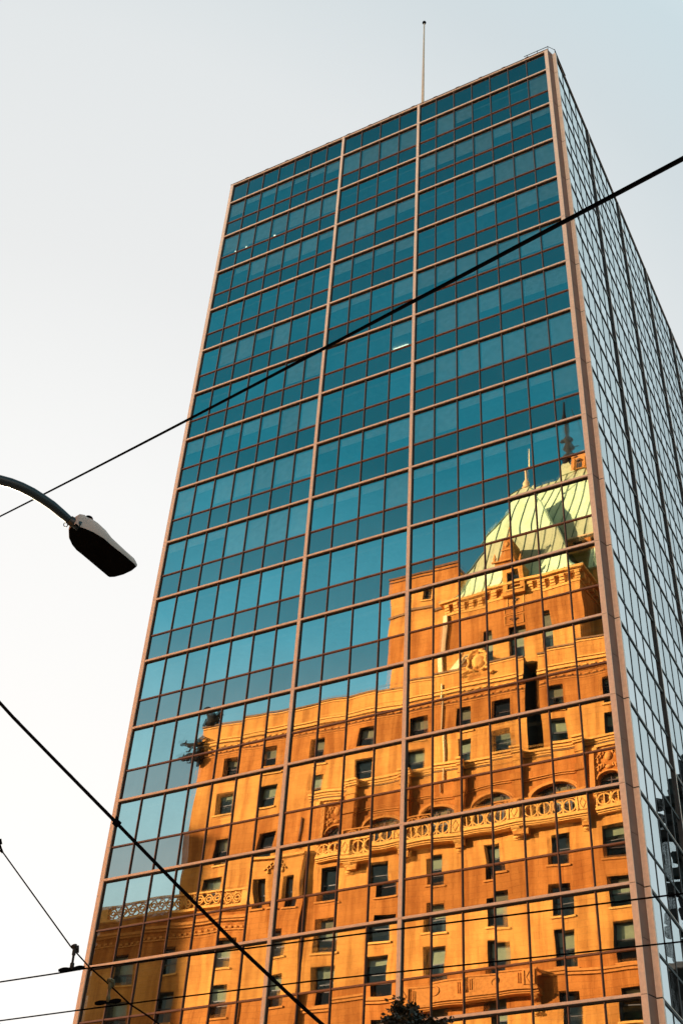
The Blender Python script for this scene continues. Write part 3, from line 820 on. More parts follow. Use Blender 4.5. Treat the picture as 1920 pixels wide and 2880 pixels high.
# pale rain pipes; the two dark tubes are added in place of shadow strips
for (x, za, zc, p) in ((-13.3, -60, -34.0, PW), (1.95, -29.5, -20.9, 0), (11.85, -30.6, -28.5, 0), (-9.55, -31.6, -29.6, 0), (-8.98, -60, -32.1, 0.2)):
    b = MB(); b.tube([(HX(x, p), YH+p+.09, HZ(za, p)), (HX(x, p), YH+p+.09, HZ(zc, p))], .16 if x == -8.98 else .055, 8); b.build('pipe_and_shade_strip', M['pale_stone'] if x not in (-9.55, -8.98) else M['wframe_and_shade'], hotel)

# --- penthouse block behind the parapet --------------------------------------
def Y2(Y): return .24-Y
b = MB(); x0, x1 = -4.3, 1.65; yf = Y2(35); z0, z1 = -20.3+Z0, -6.75+Z0; yb = Y2(40)
wall_grid(b, x0, x1, z0, z1, yf, [(-1.5, -.9, -10.1+Z0, -8.5+Z0)])
b.face([(x0, yf, z0), (x0, yb, z0), (x0, yb, z1), (x0, yf, z1)]); b.face([(x1, yf, z0), (x1, yf, z1), (x1, yb, z1), (x1, yb, z0)])
b.face([(x0, yb, z0), (x1, yb, z0), (x1, yb, z1), (x0, yb, z1)]); b.face([(x0, yf, z1), (x0, yb, z1), (x1, yb, z1), (x1, yf, z1)])
pent = b.build('penthouse', M['stone'], hotel)
b = MB(); b.box(x0-.08, x1+.08, yb-.1, yf+.10, z1-.15, z1+.08); b.cut(); b.box(x0-.05, x1+.05, yf+.002, yf+.08, z1-.55, z1-.45); b.cut(); b.box(x0-.14, x1+.1, yf+.002, yf+.14, -11.15+Z0, -10.9+Z0); b.cut()
b.build_each('penthouse_moulding', M['coping'], hotel)
window(-1.5, -.9, -10.1+Z0, -8.5+Z0, yf, plain=True)
b = MB(); b.frustum(((x0+x1)/2, (yf+yb)/2-.4), z1+.08, z1+1.35, 2.4, 2.0, 1.1, 1.0); b.build('penthouse_roof', M['coping'], hotel)

# --- corner pavilion with copper roof -----------------------------------------
XC, YC = 7.2, Y2(38.2); S = 5.85; yp = YC+S
opp = []; wp = []
for (x, za, zc, w_) in ((5.2, -19.3, -16.35, 1.25), (7.55, -19.3, -16.55, 1.15), (9.95, -19.3, -16.2, 1.15)):
    o = (x-w_/2, x+w_/2, za+Z0, zc+Z0); opp.append(o)
b = MB(); zp0, zp1 = -20.3+Z0, -12.9+Z0
wall_grid(b, XC-S+.35, XC+S-.35, zp0, zp1, yp-.35, opp)
xa, xb, ya, ybk = XC-S+.35, XC+S-.35, yp-.35, YC-S+.35
b.face([(xa, ya, zp0), (xa, ybk, zp0), (xa, ybk, zp1), (xa, ya, zp1)]); b.face([(xb, ya, zp0), (xb, ya, zp1), (xb, ybk, zp1), (xb, ybk, zp0)])
b.build('pavilion_wall', M['stone'], hotel)
for o in opp: window(*o, ya, sill=False)
b = MB()                                               # eaves: moulding, corbels with dark gaps
b.box(XC-S-.12, XC+S+.12, YC-S, yp+.12, -12.78+Z0, -12.55+Z0); b.box(XC-S+.1, XC+S-.1, YC-S+.1, yp-.1, -12.95+Z0, -12.8+Z0)
b.box(XC-S+.28, XC+S-.28, YC-S+.28, yp-.28, -13.95+Z0, -13.72+Z0)
n = 17
for i in range(n):
    x = XC-S+.4+(2*S-.8)*i/(n-1)
    if 6.3 < x < 8.3: continue
    for (za, zc, pr) in ((-13.22, -12.95, .30), (-13.47, -13.22, .22), (-13.70, -13.47, .12)): b.box(x-.17, x+.17, ya+.002, ya+pr, za+Z0, zc+Z0)
for i in range(8):
    y = yp-.7-i*.75
    for xs in (xb, xa-.3): b.box(xs+.002, xs+.298, y-.17, y+.17, -13.6+Z0, -12.95+Z0)
b.build('bracketed_eaves', M['carved'], hotel)
prof = [(S+.10, -12.55), (5.25, -12.1), (4.75, -11.3), (3.82, -8.6), (2.88, -5.1), (1.62, -1.2), (.95, .35), (.28, 1.6), (.12, 1.9)]
b = MB()
for i in range(len(prof)-1):
    (s0, z0), (s1, z1) = prof[i], prof[i+1]
    b.frustum((XC, YC), z0+Z0, z1+Z0, s0, s0, s1, s1)
b.build('pavilion_roof', M['copper'], hotel)
b = MB()
def rad(z):
    for i in range(len(prof)-1):
        if prof[i][1] <= z <= prof[i+1][1]:
            t = (z-prof[i][1])/(prof[i+1][1]-prof[i][1]); return prof[i][0]*(1-t)+prof[i+1][0]*t
    return 0
x = -5.2; jr = random.Random(4)
while x < 5.3:
    zs = [p[1] for p in prof if p[0] > abs(x)+.02]
    ztop = max(zs); 
    i = len(zs)-1
    if i+1 < len(prof):
        t = (prof[i][0]-abs(x))/(prof[i][0]-prof[i+1][0]); ztop = prof[i][1]+t*(prof[i+1][1]-prof[i][1]); zs = zs+[ztop]
    for face in range(4):
        pts = []
        for z in zs:
            r = rad(z)+.03; q = [(x, r), (r, x), (x, -r), (-r, x)][face]; pts.append((XC+q[0], YC+q[1], z+Z0))
        if len(pts) > 1: b.tube(pts, .034, 4)
    x += .80
for a, c in ((1, 1), (-1, 1), (1, -1), (-1, -1)): b.tube([(XC+a*(s+.02), YC+c*(s+.02), z+Z0) for s, z in prof], .07, 5)
b.build('roof_seams', M['seam'], hotel)
b = MB(); b.lathe((XC, YC, 1.6+Z0), [(.42, 0), (.36, .25), (.22, .45), (.30, .75), (.2, 1.05), (.10, 1.3), (.085, 2.4), (.12, 2.5), (.075, 2.6), (.05, 4.4), (.03, 5.6)], 10)
b.build('spire', M['pale_stone'], hotel)
# dormer over the pavilion front
xd0, xd1 = 6.5, 8.25
b = MB(); dd = (6.80, 7.95, -13.45+Z0, -11.45+Z0)
wall_grid(b, xd0, xd1, -14.0+Z0, -10.9+Z0, yp+.06, [dd])
b.face([(xd0, yp+.06, -14+Z0), (xd0, yp-3.4, -14+Z0), (xd0, yp-3.4, -10.9+Z0), (xd0, yp+.06, -10.9+Z0)]); b.face([(xd1, yp+.06, -14+Z0), (xd1, yp+.06, -10.9+Z0), (xd1, yp-3.4, -10.9+Z0), (xd1, yp-3.4, -14+Z0)])
b.face([(xd0, yp+.06, -14+Z0), (xd1, yp+.06, -14+Z0), (xd1, ya, -14+Z0), (xd0, ya, -14+Z0)])
b.prism([(xd0+.25, yp+.12, -10.9+Z0), (xd1-.25, yp+.12, -10.9+Z0), (7.75, yp+.12, -10.0+Z0), (7.62, yp+.12, -8.6+Z0), (7.37, yp+.12, -7.3+Z0), (7.12, yp+.12, -8.6+Z0), (7.0, yp+.12, -10.0+Z0)], (0, -2.4, 0))
dorm = b.build('dormer', M['stone'], hotel)
b = MB(); b.box(xd0-.15, xd1+.15, yp+.062, yp+.25, -11.0+Z0, -10.85+Z0); b.tube([(7.37, yp, -7.4+Z0), (7.37, yp, -6.7+Z0)], [.12, .04], 6); b.ball((7.37, yp, -7.0+Z0), .16)
for x in (xd0, xd1): b.lathe((x, yp+.02, -10.9+Z0), [(.12, 0), (.10, .4), (.14, .5), (.07, .8), (.02, 1.1)], 6)
b.box(7.0, 7.75, yp+.122, yp+.2, -9.8+Z0, -9.65+Z0); b.ball((7.37, yp+.15, -9.1+Z0), (.16, .08, .3))
b.build('dormer_trim', M['carved'], dorm)
window(*dd, yp+.06, plain=True)
# fleur-de-lis panels under the dormer
b = MB()
def fleur(b, x, z, y, s_):
    b.ball((x, y+.02, z+.12*s_), (.07*s_, .06, .26*s_), 8, 6); b.box(x-.18*s_, x+.18*s_, y, y+.06, z-.10*s_, z-.04*s_)
    b.ball((x, y+.02, z-.24*s_), (.05*s_, .05, .13*s_), 8, 6)
    for q in (-1, 1):
        b.tube([(x, y+.03, z-.07*s_), (x+q*.14*s_, y+.03, z+.05*s_), (x+q*.24*s_, y+.03, z+.14*s_), (x+q*.30*s_, y+.03, z+.02*s_)], [.04*s_, .06*s_, .05*s_, .03*s_], 6)
for z in (-14.55, -15.75):
    z += Z0; y = ya+.002
    for (a, c, d, e) in ((6.72, 6.78, z-.52, z+.52), (8.02, 8.08, z-.52, z+.52), (6.78, 8.02, z+.46, z+.52), (6.78, 8.02, z-.52, z-.46)): b.box(a, c, y, y+.05, d, e)
    b.cut()
b.build_each('panel_frame', M['carved'], hotel)
b = MB()
for z in (-14.55, -15.75): fleur(b, 7.4, z+Z0, ya+.004, 1.0); b.cut()
b.build_each('lily_emblem', M['coping'], hotel)
# shield crest on the parapet
b = MB(); cx, cz, y = 4.85, -19.75+Z0, YH+.05
b.ball((cx, y+.05, cz), (.42, .20, .62), 12, 8)
for q in (-1, 1):
    b.tube([(cx+q*.12, y+.1, cz+1.05), (cx+q*.5, y+.1, cz+.85), (cx+q*.62, y+.12, cz+.4), (cx+q*.52, y+.1, cz+.0), (cx+q*.68, y+.1, cz-.4), (cx+q*.45, y+.1, cz-.8), (cx+q*.2, y+.1, cz-.85)], [.10, .12, .09, .12, .1, .13, .08], 7)
    b.tube([(cx+q*.5, y+.1, cz-.75), (cx+q*.95, y+.1, cz-.85), (cx+q*1.25, y+.1, cz-1.05), (cx+q*1.05, y+.1, cz-1.2), (cx+q*.9, y+.1, cz-1.05)], [.12, .1, .12, .08, .07], 7)
    b.ball((cx+q*.35, y+.12, cz+1.0), .14, 8, 6); b.ball((cx+q*.7, y+.1, cz+.55), .12, 8, 6)
b.ball((cx, y+.1, cz+1.2), (.24, .14, .18), 8, 6)
b.box(cx-.55, cx+.55, YH-.3, YH+.05, -19.8+Z0, -18.95+Z0)
b.build('shield_crest', M['carved'], hotel)
# pale corner buttress of the pavilion
b = MB(); b.box(1.45, 1.75, ya+.002, ya+.22, -20.3+Z0, -13.95+Z0); b.prism([(2.3, ya+.25, -19.7+Z0), (2.9, ya+.25, -19.7+Z0), (3.7, ya+.25, -18.2+Z0), (3.4, ya+.25, -18.1+Z0)], (0, .3, 0))
b.build('buttress', M['pale_stone'], hotel)

# --- main steep roof, set back to the right -----------------------------------
yr0 = Y2(36.0); xR0 = 12.4; xR1 = 34.0-12.0
opr = [(x, x+.62, -7.42+Z0, -6.78+Z0, 's') for x in (11.5, 12.75, 14.0, 15.25, 16.3)]
b = MB(); wall_grid(b, xb, 17.2, -20.3+Z0, -10.3+Z0, yr0, [])
wall_grid(b, 10.5, 17.2, -7.6+Z0, -6.6+Z0, yr0-.8, opr)
b.build('court_wall', M['stone'], hotel)
b = MB()
for o in opr: b.face([(o[0], yr0-1.1, o[2]), (o[0], yr0-1.1, o[3]), (o[1], yr0-1.1, o[3]), (o[1], yr0-1.1, o[2])]); b.cut()
b.build_each('vent_slot', M['room'], hotel)
b = MB(); b.box(10.4, 17.3, yr0-1.2, yr0-.55, -6.62+Z0, -6.45+Z0); b.build('roof_gutter', M['pale_stone'], hotel)
yrid = Y2(42.0); zrid = 5.5+Z0
b = MB()
def quadroof(b, xa, xb, y0, z0, y1, z1, xa2=None, xb2=None):
    xa2 = xa if xa2 is None else xa2; xb2 = xb if xb2 is None else xb2
    b.face([(xa, y0, z0), (xb, y0, z0), (xb2, y1, z1), (xa2, y1, z1)])
quadroof(b, 5.0, 17.4, yr0-.6, -6.45+Z0, yrid, zrid, 6.5, 16.2)
b.face([(5., yr0-.6, -6.45+Z0), (6.5, yrid, zrid), (6.5, yrid-3, zrid), (5., yrid-9, -6.45+Z0)])
b.face([(17.4, yr0-.6, -6.45+Z0), (17.4, yrid-9, -6.45+Z0), (16.2, yrid-3, zrid), (16.2, yrid, zrid)])
b.face([(6.5, yrid, zrid), (16.2, yrid, zrid), (16.2, yrid-3, zrid), (6.5, yrid-3, zrid)])
b.face([(5., yrid-9, -6.45+Z0), (6.5, yrid-3, zrid), (16.2, yrid-3, zrid), (17.4, yrid-9, -6.45+Z0)])
quadroof(b, xb-.2, 17.5, yr0+.25, -10.35+Z0, yr0-.78, -7.6+Z0)
b.frustum((10.0, yrid-.3), zrid-.6, zrid+1.5, .9, .7, .22, .22)
b.build('main_roof', M['copper'], hotel)
b = MB(); x = 5.6
while x < 17.2:
    t_ = 0
    xa2 = 6.5+(x-5.)/12.4*9.7
    b.tube([(x, yr0-.57, -6.4+Z0), (xa2, yrid+.03, zrid+.03)], .036, 4); x += .85
x = xb+.2
while x < 17.3: b.tube([(x, yr0+.28, -10.3+Z0), (x, yr0-.75, -7.57+Z0)], .04, 4); x += .6
b.build('roof_seams', M['seam'], hotel)
b = MB(); c0 = (10.0, yrid-.3, zrid+1.4)
b.lathe(c0, [(.30, 0), (.34, .3), (.22, .6), (.42, .8), (.5, 1.25), (.28, 1.5), (.20, 1.9), (.45, 2.3), (.30, 2.8), (.24, 3.2), (.42, 3.5), (.30, 3.8), (.14, 4.1), (.2, 5.0), (.16, 6.0), (.22, 6.4), (.12, 7.2), (.08, 9.)], 9)
b.tube([(c0[0]+.2, c0[1], c0[2]+2.4), (c0[0]+.75, c0[1], c0[2]+2.3)], .06, 5); b.ball((c0[0]-.4, c0[1], c0[2]+3.5), (.28, .2, .22)); b.ball((c0[0]+.35, c0[1], c0[2]+1.1), (.3, .2, .3))
b.tube([(c0[0]+1.9, c0[1], c0[2]+.6), (c0[0]+1.2, c0[1], c0[2]+3.5), (c0[0]+.7, c0[1], c0[2]+7.5)], .025, 4)
b.build('roof_finial', M['bronze'], hotel)
# ornate stone gable at the right end
b = MB(); yg = yrid+.4
b.prism([(10.55, yg, zrid-.4), (13.6, yg, zrid-.4), (13.6, yg, zrid+2.6), (12.6, yg, zrid+3.2), (11.6, yg, zrid+2.1), (10.6, yg, zrid+1.5)], (0, -.8, 0))
for i in range(5): b.ball((10.8+i*.45, yg+.05, zrid+1.5+i*.35), (.22, .14, .2), 8, 6)
for i in range(3): b.box(10.75+i*.8, 10.85+i*.8, yg+.002, yg+.12, zrid-.3, zrid+1.1)
ga = b.build('stone_gable', M['carved'], hotel)
b = MB()
for i in range(3): b.box(11.0+i*.8, 11.4+i*.8, yg+.003, yg+.02, zrid-.3, zrid+.75); b.lathe((11.2+i*.8, yg+.01, zrid+.6), [(.2, 0), (.2, .3), (.02, .45)], 8)
b.build('gable_opening', M['room'], ga)

b = MB(); wall_grid(b, 17.6, 26., 0, -9.5+Z0, -37.2, [(x-.65, x+.65, z+Z0, z+2.05+Z0) for x in (19.6, 22., 24.4) for z in (-13.2, -16.7, -20.2, -23.7, -27.2, -30.7, -34.2, -37.7, -41.2)])  # unseen wing, added to keep sky light off the court and pavilion side
b.face([(17.6, -37.2, 0), (17.6, -60, 0), (17.6, -60, -9.5+Z0), (17.6, -37.2, -9.5+Z0)]); b.face([(26., -37.2, 0), (26., -37.2, -9.5+Z0), (26., -60, -9.5+Z0), (26., -60, 0)])
b.face([(17.6, -60, 0), (26, -60, 0), (26, -60, -9.5+Z0), (17.6, -60, -9.5+Z0)]); b.build('unseen_wing_wall', M['stone'], hotel)
b = MB(); b.box(17.4, 26.2, -60, -37.0, -9.5+Z0, -9.2+Z0); b.frustum((21.8, -48.5), -9.2+Z0, -4+Z0, 4.2, 11.2, .6, 7.); b.build('unseen_wing_roof', M['copper'], hotel)
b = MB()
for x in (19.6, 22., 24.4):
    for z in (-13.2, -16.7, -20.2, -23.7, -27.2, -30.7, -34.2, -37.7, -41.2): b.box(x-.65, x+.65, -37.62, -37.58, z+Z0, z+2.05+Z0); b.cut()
b.build_each('unseen_wing_window', M['room'], hotel)
# --- bronze beasts at the roof corner ------------------------------------------
def beast(pts, rads, extra):
    b = MB(); b.tube(pts, rads, 8)
    for e in extra:
        if isinstance(e[0], tuple): b.ball(e[0], e[1], 8, 6)
        else: b.tube(e[0], e[1], 6)
    return b.build('bronze_beast', M['bronze'], hotel)
X0, Yc0, Zc = -19.1, YH-.1, -19.72+Z0
def q_(a, b_, c): return (X0+a*1.35, Yc0+b_*1.35, Zc+c*1.3)
beast([q_(.1, 0, 0), q_(.15, 0, .45), q_(-.05, .05, .95), q_(-.2, .1, 1.2)], [.42, .50, .36, .26],
      [(q_(-.32, .15, 1.3), (.28, .22, .22)), ([q_(-.45, .15, 1.3), q_(-.72, .15, 1.15)], [.12, .03]), ([q_(.1, -.1, .7), q_(.5, -.15, 1.45), q_(.72, -.15, .95), q_(.6, -.15, .2)], [.22, .30, .26, .08]),
       ([q_(-.2, .1, .6), q_(-.3, .15, .05)], [.18, .12]), (q_(.5, -.1, 1.0), (.22, .1, .6))])
for (zz, dz, ln) in ((-21.35, .35, 1.0), (-22.3, -.1, 1.0)):
    z = zz+Z0; x = -19.5
    beast([(x+.3, YH+.25, z-.35), (x-.2, YH+.30, z-.1), (x-.8*ln, YH+.32, z+.1), (x-1.3*ln, YH+.34, z+dz)], [.34, .30, .24, .15],
          [((x-1.5*ln, YH+.34, z+dz+.08), (.26, .14, .15)), ([(x-1.35*ln, YH+.3, z+dz+.15), (x-1.3*ln, YH+.3, z+dz+.5)], [.08, .02]), ([(x-.7, YH+.32, z), (x-.9, YH+.32, z-.45), (x-1.15, YH+.32, z-.4)], [.12, .09, .05]),
           ([(x+.2, YH+.25, z-.5), (x+.0, YH+.25, z-1.0)], [.28, .10]), ([(x-.2, YH+.3, z+.1), (x+.3, YH+.3, z+.4), (x+.9, YH+.25, z+.1)], [.1, .18, .05])])

# ------------------------------------------------------------------ neighbours
def plain_block(name, x0, x1, y0, y1, h, label, mt, step=3.4):
    o = empty(name, ((x0+x1)/2, (y0+y1)/2, 0), label=label, cat='building')
    b = MB(); b.box(x0, x1, y0, y1, 0, h); b.build('wall', mt, o)
    b = MB(); b.box(x0-.2, x1+.2, y0-.2, y1+.2, h, h+.5); b.build('roof', M['concrete'], o)
    b = MB(); z = 3.
    while z < h-2:
        b.box(x0+.6, x1-.6, y0-.06, y0-.002, z, z+1.5); b.box(x1+.002, x1+.06, y0+.6, y1-.6, z, z+1.5); z += step
    b.build('window_band', M['room'], o); return o
plain_block('office_block', -130, -75.0, -2, 22, 67.5, 'plain grey office block shading the left end of the hotel', M['concrete'])
plain_block('office_block', 26., 38.3, 62, 84, 41, 'low dark block mirrored at the bottom of the tower side', M['darkbuild'])
rt = empty('round_tower', (35.2, 92., 0), label='dark round apartment tower with ringed balconies mirrored in the tower side', cat='building')
b = MB(); b.lathe((35.2, 92., 0), [(8.2, 0), (8.2, 72), (6.5, 72), (6.5, 75.5)], 40); b.build('wall', M['darkbuild'], rt)
b = MB()
for k in range(21):
    for j in range(14):
        a = 2*pi*j/14+(.1 if k % 2 else 0); n = 5; z = 5+k*3.2
        pts = []
        for i in range(n+1):
            t = a-.17+.34*i/n; r = 8.2+1.2*sin(pi*i/n)+.05; pts.append((35.2+r*cos(t), 92+r*sin(t)))
        vseg(b, pts+[(35.2+8.*cos(a+.17), 92+8.*sin(a+.17)), (35.2+8.*cos(a-.17), 92+8.*sin(a-.17))], z, z+1.1)
b.build('balconies', M['darkbuild'], rt, kind='stuff')

# ------------------------------------------------------------------ overhead wires
def ray(px, py): return (fw+RT*((px-960)/FPX)-UP*((py-1440)/FPX))
def at_h(px, py, h): r = ray(px, py); return CAM+r*((h-CAM.z)/r.z)
def at_d(px, py, d): r = ray(px, py).normalized(); return CAM+r*d
def wire(name, pts, r, label, group=None, lashed=False, cat='cable'):
    b = MB(); b.tube(pts, r, 8)
    if lashed:
        rr_ = random.Random(2)
        P = [Vector(p) for p in pts]
        for i in range(len(P)-1):
            n = max(1, int((P[i+1]-P[i]).length/.22))
            for k in range(n):
                if rr_.random() < .8:
                    q = P[i].lerp(P[i+1], (k+rr_.random())/n); d = (P[i+1]-P[i]).normalized(); s_ = r[0] if isinstance(r, (list, tuple)) else r
                    b.tube([q-d*.05+Vector((0, 0, s_*.55)), q+d*.05+Vector((0, 0, s_*.7))], s_*.55, 5)
    return b.build(name, M['cable'], label=label, cat=cat, group=group)
def line3(a, c, n, sag):
    return [a.lerp(c, i/n)-Vector((0, 0, sag*4*(i/n)*(1-i/n))) for i in range(n+1)]
def extend(a, c, e0, e1):
    d = c-a; return a-d*e0, c+d*e1
# heavy cable across the middle
A_ = at_d(0, 1451, 20.); B_ = at_d(1920, 434, 6.2)
a2, b2 = extend(A_, B_, .12, .25)
wire('span_cable', line3(a2, b2, 24, .05), .0125, 'thick black cable slanting up across the whole tower to the right edge')
# lashed cable, lower left
Q = [(-60, 1905, 13.), (0, 1976, 12.9), (40, 2020, 12.8), (160, 2143, 12.6), (314, 2300, 12.3), (500, 2491, 12.), (678, 2670, 11.8), (834, 2817, 11.6), (900, 2876, 11.5), (1000, 2960, 11.4)]
pts = [at_d(*q) for q in Q]
wire('lashed_cable', pts, .0175, 'lumpy black lashed cable running down from the left edge across the tower corner', lashed=True)
b = MB(); p = at_d(322, 2308, 12.25); q = at_d(336, 2322, 12.25); b.tube([p, q], .034, 8); b.tube([at_d(326, 2306, 12.24), at_d(330, 2296, 12.24)], .012, 6); b.build('cable_clamp', M['cable'], label='small black clamp on the lashed cable at the tower edge', cat='clamp')
wire('service_wire', [at_d(780, 2765, 11.7), at_d(860, 2836, 11.6), at_d(960, 2930, 11.4)], .007, 'thin black wire splitting off below the lashed cable')
# thin span wire carrying the hanger
Q = [(-40, 2290), (0, 2372), (8, 2396), (108, 2535), (198, 2660), (250, 2718), (300, 2762), (367, 2825), (418, 2858), (460, 2890), (520, 2940)]
dd_ = [15.6, 15.5, 15.45, 15., 14.6, 14.4, 14.2, 13.95, 13.8, 13.6, 13.4]
wire('span_wire', [at_d(x, y, d) for (x, y), d in zip(Q, dd_)], .0085, 'thin black span wire slanting down the lower left corner')
b = MB(); b.tube([at_d(-2, 2360, 15.5), at_d(1, 2376, 15.5)], .028, 8); b.tube([at_d(0, 2378, 15.5), at_d(8, 2398, 15.45)], .014, 6); b.tube([at_d(-4, 2390, 15.5), at_d(8, 2398, 15.45)], .008, 6)
b.build('wire_insulator', M['cable'], label='dark insulator where the span wire meets the left edge', cat='insulator')
# two trolley wires
H4 = 6.0
def trolley(pxs, label, r=.008):
    P = [at_h(x, y, H4) for x, y in pxs]; a, c = P[0], P[-1]
    P = [a-(c-a)*.3]+P+[c+(c-a)*.4]; return wire('trolley_wire', P, r, label, 'trolley wires strung above the street')
trolley([(0, 2762), (165, 2737), (246, 2723), (500, 2692), (753, 2660), (1122, 2613), (1920, 2513)], 'upper of the two long level trolley wires')
trolley([(0, 2871), (208, 2843), (340, 2826), (500, 2805), (880, 2759), (1397, 2704), (1920, 2648)], 'lower of the two long level trolley wires')
def hanger(bar, top, label, mt, w_=75, tilt=-.30):
    """bell insulator, rod and long ear gripping a trolley wire"""
    dist = (at_h(bar[0], bar[1], H4)-CAM).length
    c = at_d(bar[0], bar[1], dist); t = at_d(top[0], top[1], dist)
    s_ = dist/FPX
    o = empty('wire_hanger', c, label=label, cat='hanger', group='hangers on the trolley wires')
    a = at_d(bar[0]-w_/2, bar[1]-w_/2*tilt*.4+0, dist); e = at_d(bar[0]+w_/2, bar[1]+w_/2*tilt*.4, dist)
    b = MB(); L = [a.lerp(e, i/10) for i in range(11)]
    b.tube(L, [s_*k for k in (3, 5.5, 6.5, 6, 4.5, 4.5, 4.5, 6, 6.5, 5.5, 3)], 8); b.build('ear', M['cable'], o)
    b = MB(); b.tube([c, c.lerp(t, .25), c.lerp(t, .3), c.lerp(t, .6), c.lerp(t, .65), t], [s_*k for k in (5.5, 5.5, 3.2, 3.2, 5, 4.5)], 8); b.build('rod', mt, o)
    b = MB(); r_ = RT*s_
    b.tube([t-r_*9+UP*s_*2, t+r_*10-UP*s_*2], s_*5, 8); b.tube([t-r_*4-UP*s_*12, t+r_*8-UP*s_*8], s_*3.6, 6); b.tube([t+UP*s_*7, t+UP*s_*2], s_*6, 8)
    b.tube([t+r_*8+UP*s_*4, t+r_*8-UP*s_*14], s_*3.2, 6); b.build('insulator', mt, o)
    return o
hanger((202, 2725), (211, 2664), 'dark trolley wire hanger left of the tower against the sky', M['steel'])
hanger((304, 2818), (311, 2760), 'brassy trolley wire hanger in front of the shaded glass', M['brass'])

# ------------------------------------------------------------------ street lamp
HL = 8.5
lamp = empty('street_lamp', (26.6, -38.6, .14), label='black curved street lamp with a flat pale topped head at the left', cat='street lamp')
LP = lambda x, y: (x*.3061, 1280+y*.3061)
armp = [at_h(*LP(680, 622), HL+.02), at_h(*LP(640, 598), HL+.03), at_h(*LP(560, 530), HL+.05), at_h(*LP(480, 462), HL+.07), at_h(*LP(400, 408), HL+.085), at_h(*LP(300, 345), HL+.10), at_h(*LP(200, 295), HL+.11), at_h(*LP(100, 256), HL+.115), at_h(*LP(0, 230), HL+.11)]
d = (armp[-1]-armp[-2]).normalized()
armp += [armp[-1]+d*.35+Vector((0, 0, -.04)), armp[-1]+d*.8+Vector((0, 0, -.16)), armp[-1]+d*1.3+Vector((0, 0, -.42)), armp[-1]+d*1.75+Vector((0, 0, -.85)), armp[-1]+d*2.05+Vector((0, 0, -1.45)), armp[-1]+d*2.2+Vector((0, 0, -2.2))]
b = MB(); b.tube(armp, [.032, .036, .040, .042, .043, .044, .044, .044, .045]+[.047, .05, .052, .055, .058, .06], 14)
b.build('arm', M['lamp_arm'], lamp)
pe = armp[-1]; b = MB(); b.lathe((pe.x, pe.y, .14), [(.17, 0), (.17, .5), (.11, .6), (.095, 3), (.07, pe.z-.14+.1)], 14); b.build('pole', M['lamp_arm'], lamp)
b = MB(); lp = at_h(*LP(606, 640), HL-.02); RR = [lp+RT*.018*cos(t)+UP*.018*sin(t) for t in [2*pi*i/12 for i in range(12)]]
b.tube(RR, .004, 6, closed=True); b.tube([lp+RT*.018, at_h(*LP(650, 628), HL)], .005, 6); b.build('hook', M['lamp_arm'], lamp)
out = [(700, 625), (650, 655), (630, 690), (632, 760), (660, 820), (700, 870), (745, 905), (870, 1010), (995, 1115), (1012, 1124), (1060, 1122), (1140, 1100), (1215, 1065), (1258, 1030), (1240, 1000), (1160, 930), (1020, 820), (960, 765), (860, 705), (790, 675), (735, 655)]
V = [at_h(*LP(x, y), HL-.02) for x, y in out]
cen = sum(V, Vector())/len(V)
def ringz(sc_, dz): return [cen+(v-cen)*sc_+Vector((0, 0, dz)) for v in V]
b = MB(); b.mi = 0
rear = (at_h(*LP(690, 660), HL)-cen).normalized()
def dome(sc_, dz): return [p+Vector((0, 0, dz*(1.+1.1*max(0., min(1., ((v-cen).dot(rear)+.1)/.4))))) for v, p in zip(V, ringz(sc_, 0))]
rings = [ringz(.985, 0), ringz(1., .012), dome(1., .030), dome(.95, .058), dome(.78, .080), dome(.45, .092)]
nv = len(V); vs_ = [p for r_ in rings for p in r_]
fs = [(i*nv+k, i*nv+(k+1) % nv, (i+1)*nv+(k+1) % nv, (i+1)*nv+k) for i in range(5) for k in range(nv)]+[tuple(5*nv+k for k in range(nv))]
b.mesh(vs_, fs, True); b.build('head', M['lamp_body'], lamp)
b = MB(); b.face([p for p in ringz(.975, -.004)]); q = ringz(.975, -.004); q2 = ringz(.975, .01)
for k in range(nv): b.face([q[k], q[(k+1) % nv], q2[(k+1) % nv], q2[k]])
ax = (at_h(*LP(1140, 1070), HL)-at_h(*LP(690, 680), HL)).normalized(); sx = Vector((ax.y, -ax.x, 0))
b.build('light_panel', M['lamp_under'], lamp)
pc = at_h(*LP(800, 655), HL+.09)
b = MB(); b.lathe((pc.x, pc.y, HL+.10), [(.042, 0), (.042, .075), (.034, .092), (.010, .098)], 14); b.build('photocell', M['cable'], lamp)
b = MB(); b.tube([armp[0]+(armp[0]-armp[1]).normalized()*.06, armp[1]], .045, 12); b.build('collar', M['lamp_arm'], lamp)

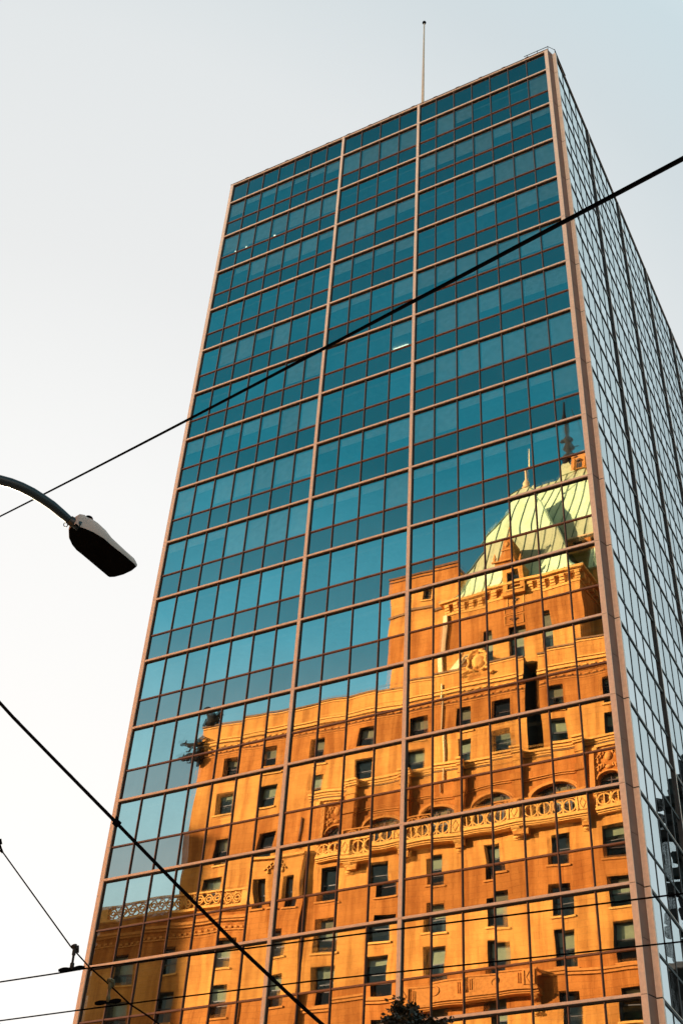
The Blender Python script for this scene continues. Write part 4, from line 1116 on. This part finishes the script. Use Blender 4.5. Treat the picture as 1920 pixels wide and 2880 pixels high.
# ------------------------------------------------------------------ street tree
TX, TY = 24.62, -20.35
tree = empty('street_tree', (TX, TY, .14), label='dark leafy street tree top rising at the bottom edge before the glass', cat='tree')
tr = random.Random(21)
b = MB(); b.tube([(TX, TY, .14), (TX+.05, TY, 2), (TX, TY+.1, 4.5), (TX-.05, TY, 7.2), (TX-.05, TY, 8.6)], [.17, .14, .11, .07, .02], 10); b.build('trunk', M['bark'], tree)
limbs = MB(); leaves = MB()
def leaf(p, s_):
    a = tr.uniform(0, 2*pi); t = tr.uniform(-1, .6); d1 = Vector((cos(a)*cos(t), sin(a)*cos(t), sin(t))); d2 = d1.cross(Vector((tr.uniform(-1, 1), tr.uniform(-1, 1), tr.uniform(-1, 1)))).normalized()
    p = Vector(p); leaves.face([p, p+d1*s_*.5+d2*s_*.28, p+d1*s_, p+d1*s_*.5-d2*s_*.28])
def twig(p, d, L, r, dep):
    n = 5; P = [p]; dv = d.copy()
    for i in range(n):
        dv = (dv+Vector((tr.uniform(-.3, .3), tr.uniform(-.3, .3), tr.uniform(-.08, .22)))).normalized(); P.append(P[-1]+dv*L/n)
    limbs.tube(P, [r*(1-.75*i/n) for i in range(n+1)], 5)
    for i in range(1, n+1):
        if dep > 0:
            for k in range(2 if dep > 1 else 3):
                a = tr.uniform(0, 2*pi); side = Vector((cos(a), sin(a), tr.uniform(-.2, .7))).normalized(); twig(P[i], (dv*.4+side).normalized(), L*tr.uniform(.35, .55), r*.45, dep-1)
        else:
            for k in range(7): leaf(P[i]+Vector((tr.uniform(-.05, .05), tr.uniform(-.05, .05), tr.uniform(-.05, .05))), tr.uniform(.06, .11))
for i in range(17):
    z = 4.1+i*.25; a = i*2.4+tr.uniform(-.3, .3); L = 1.25-abs(z-5.9)*.22
    up_ = .35+max(0, (z-5.5))*.35
    twig(Vector((TX, TY, z)), Vector((cos(a), sin(a), up_)).normalized(), L, .035, 2)
for i in range(6):
    a = i*1.05; twig(Vector((TX+.1*cos(a), TY+.1*sin(a), 7.95)), Vector((.5*cos(a), .5*sin(a), 1)).normalized(), tr.uniform(.7, 1.15), .016, 1)
limbs.build('branches', M['bark'], tree); leaves.build('crown', M['leaf'], tree)
